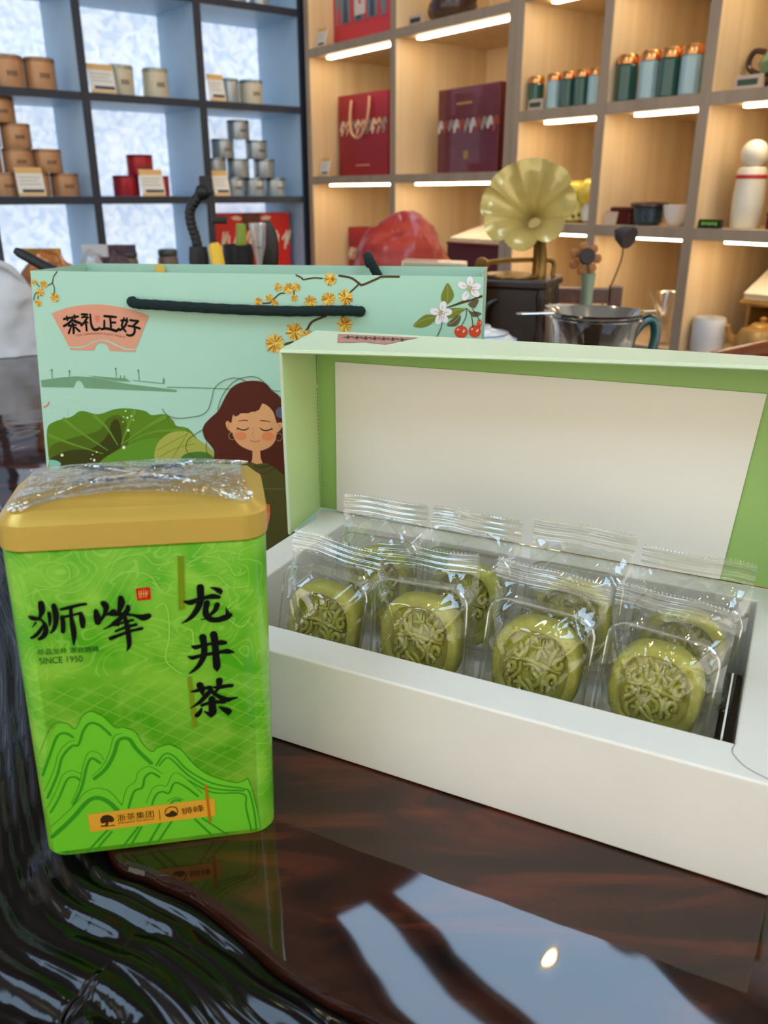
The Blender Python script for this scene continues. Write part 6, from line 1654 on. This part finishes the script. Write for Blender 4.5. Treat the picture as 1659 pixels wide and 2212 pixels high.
# glass jug with strainer
jx, jy = 0.252, 1.0
t = thing('glass_jug', 'clear glass tea jug with curved dark teal handle', 'jug', (jx, jy, TZ), radians(10))
G().lathe([(.034, 0), (.038, .003), (.046, .03), (.048, .06), (.047, .10), (.050, .122), (.054, .132), (.052, .133), (.0455, .10), (.0462, .06), (.044, .03), (.034, .007), (.003, .006)], 32, cap=(True, True)).obj('body', m_glass, t, True)
G().tube(cat([(.045, 0, .105), (.058, 0, .124), (.072, 0, .128), (.078, 0, .112), (.074, 0, .085), (.060, 0, .055), (.046, 0, .045)], 7), .0062, 10).obj('handle', mat('teal_glass', (16, 82, 84), 0.08, coat=1.0), t, True)
G().lathe([(.044, .012), (.0455, .05), (.003, .051), (.002, .008)], 28, cap=(False, False)).obj('tea', film('amber_tea', 0.05, 0.4, 0.05, (0.62, 0.42, 0.22)), t, True)
m_steel = mat('polished_steel', (200, 204, 206), 0.14, metal=1.0)
t = thing('tea_strainer', 'polished steel tea strainer resting in the glass jug mouth', 'strainer', (jx, jy, TZ + .1118), radians(10))
G().lathe([(.018, -.022), (.030, -.008), (.052, .026), (.0545, .0285), (.0555, .0285), (.053, .0255), (.031, -.010), (.018, -.024)], 36, cap=(True, True)).obj('cone', m_steel, t, True)
G().prism([(-.054, -.006), (-.095, -.005), (-.100, 0), (-.095, .005), (-.054, .006)], .0265, .0285).obj('tab', m_steel, t, bevel=.0008)
G().prism([(.054, -.010), (.072, -.008), (.074, 0), (.072, .008), (.054, .010)], .0265, .0285).obj('tab', m_steel, t, bevel=.0008)
# lidded white dish
t = thing('white_dish', 'white porcelain dish with blue-ringed lid beside the gift bag', 'dish', (0.125, 1.13, TZ))
m_ice = mat('bluish_porcelain', (214, 224, 230), 0.18, coat=0.5)
G().lathe([(.030, 0), (.034, .004), (.050, .04), (.062, .072), (.066, .078), (.064, .0785), (.048, .042), (.03, .010), (.003, .008)], 32).obj('bowl', m_ice, t, True)
G().lathe([(.056, .0788), (.054, .086), (.040, .096), (.020, .101), (.018, .105), (.004, .106)], 32).obj('lid', m_ice, t, True)
for r, z in ((.0535, .0867), (.042, .0953)):
    G().lathe([(r + .001, z - .0004), (r + .0014, z), (r, z + .0005), (r - .0008, z + .0003)], 32, cap=(False, False)).obj('blue_ring', mat('blue_glaze', (120, 150, 190), 0.3), t, True)
t = thing('frosted_cup', 'frosted glass cup between the gramophone and glass jug', 'cup', (0.278, 1.32, TZ))
m_frost = film('frosted_glass', 0.35, 0.8, 0.3, (0.9, 0.88, 0.84))
G().lathe([(.020, 0), (.022, .003), (.025, .085), (.027, .106), (.0258, .106), (.023, .083), (.020, .006), (.002, .005)], 26).obj('body', m_frost, t, True)
G().lathe([(.0262, .092), (.0272, .093), (.0278, .100), (.027, .101)], 26, cap=(False, False)).obj('white_band', m_porc, t, True)
# dried lotus pods in a slim vase
t = thing('lotus_vase', 'slim pale green vase with dried lotus pods on long stems', 'vase', (0.372, 1.56, TZ))
G().lathe([(.014, 0), (.017, .003), (.012, .05), (.011, .10), (.013, .135), (.011, .135), (.009, .10), (.010, .05), (.002, .006)], 18).obj('vase', mat('pale_green_glaze', (150, 170, 140), 0.25, coat=0.4), t, True)
m_stem = mat('dry_stem', (120, 88, 54), 0.7)
m_pod = mat('dry_pod', (70, 60, 58), 0.75)
m_petal = mat('dry_petal', (196, 132, 82), 0.6)
G().tube(cat([(0, 0, .02), (.002, 0, .12), (-.004, 0, .150)], 5), .0022, 6).obj('stem', m_stem, t, True)
G().lathe([(.003, -.014), (.011, -.004), (.0145, .010), (.014, .014), (.002, .0135)], 16, M=Matrix.Translation((-.010, -.010, .162)) @ Matrix.Rotation(radians(70), 4, 'X')).obj('pod', m_pod, t, True)
for k in range(7):
    a = 2 * pi * k / 7
    c = Vector((-.008 + .021 * cos(a), 0, .160 + .021 * sin(a)))
    G().ball((c.x, c.y + .002, c.z), .010, 10, 7, (.9, .3, .9)).obj('dry_petal', m_petal, t, True)
G().tube(cat([(.003, 0, .02), (.03, 0, .08), (.052, -.01, .15), (.052, -.02, .185), (.044, -.03, .205)], 6), .0016, 6).obj('stem', m_stem, t, True)
G().lathe([(.003, -.010), (.014, .002), (.020, .020), (.019, .024), (.002, .023)], 18, M=Matrix.Translation((.040, -.034, .206)) @ Matrix.Rotation(radians(115), 4, 'X') @ Matrix.Rotation(radians(35), 4, 'Y')).obj('pod', m_pod, t, True)
# chairs behind the table
m_chair = mat('reddish_chair_wood', (84, 42, 28), 0.3, coat=0.4, var=0.15, vscale=(8, 8, 30))
t = thing('wooden_chair', 'dark reddish wooden chair with framed back behind the gramophone', 'chair', (0.385, 1.90, 0), radians(-6))
for x in (-.128, .128):
    G().box(x - .014, x + .014, -.014, .014, 0, .83).obj('back_post', m_chair, t, bevel=.003)
    G().box(x - .014, x + .014, -.268, -.24, 0, .42).obj('leg', m_chair, t, bevel=.003)
G().box(-.1135, .1135, -.012, .012, .792, .825).obj('top_rail', m_chair, t, bevel=.003)
G().box(-.1135, .1135, -.010, .010, .55, .58).obj('lower_rail', m_chair, t, bevel=.003)
G().box(-.1135, .1135, -.28, .012, .4205, .45).obj('seat', m_chair, t, bevel=.004)
t = thing('armchair', 'polished red-brown armchair with sloping arm at the box corner', 'chair', (0.645, 1.05, 0), radians(0))
m_arm = mat('polished_amber_wood', (142, 66, 30), 0.14, coat=0.9, var=0.2, vscale=(6, 30, 30))
G().tube(cat([(-.185, .10, .800), (-.12, .02, .834), (-.05, -.03, .858), (.06, -.06, .90), (.16, -.04, .93)], 8), [.017] * 33, 12).obj('armrest', m_arm, t, True)
G().tube(cat([(-.185, .10, .800), (-.20, .12, .60), (-.19, .11, .30), (-.19, .11, 0)], 6), .017, 10).obj('leg', m_arm, t, True)
G().tube(cat([(.16, -.04, .93), (.17, -.04, .60), (.17, -.04, .30), (.17, -.04, 0)], 6), .017, 10).obj('leg', m_arm, t, True)
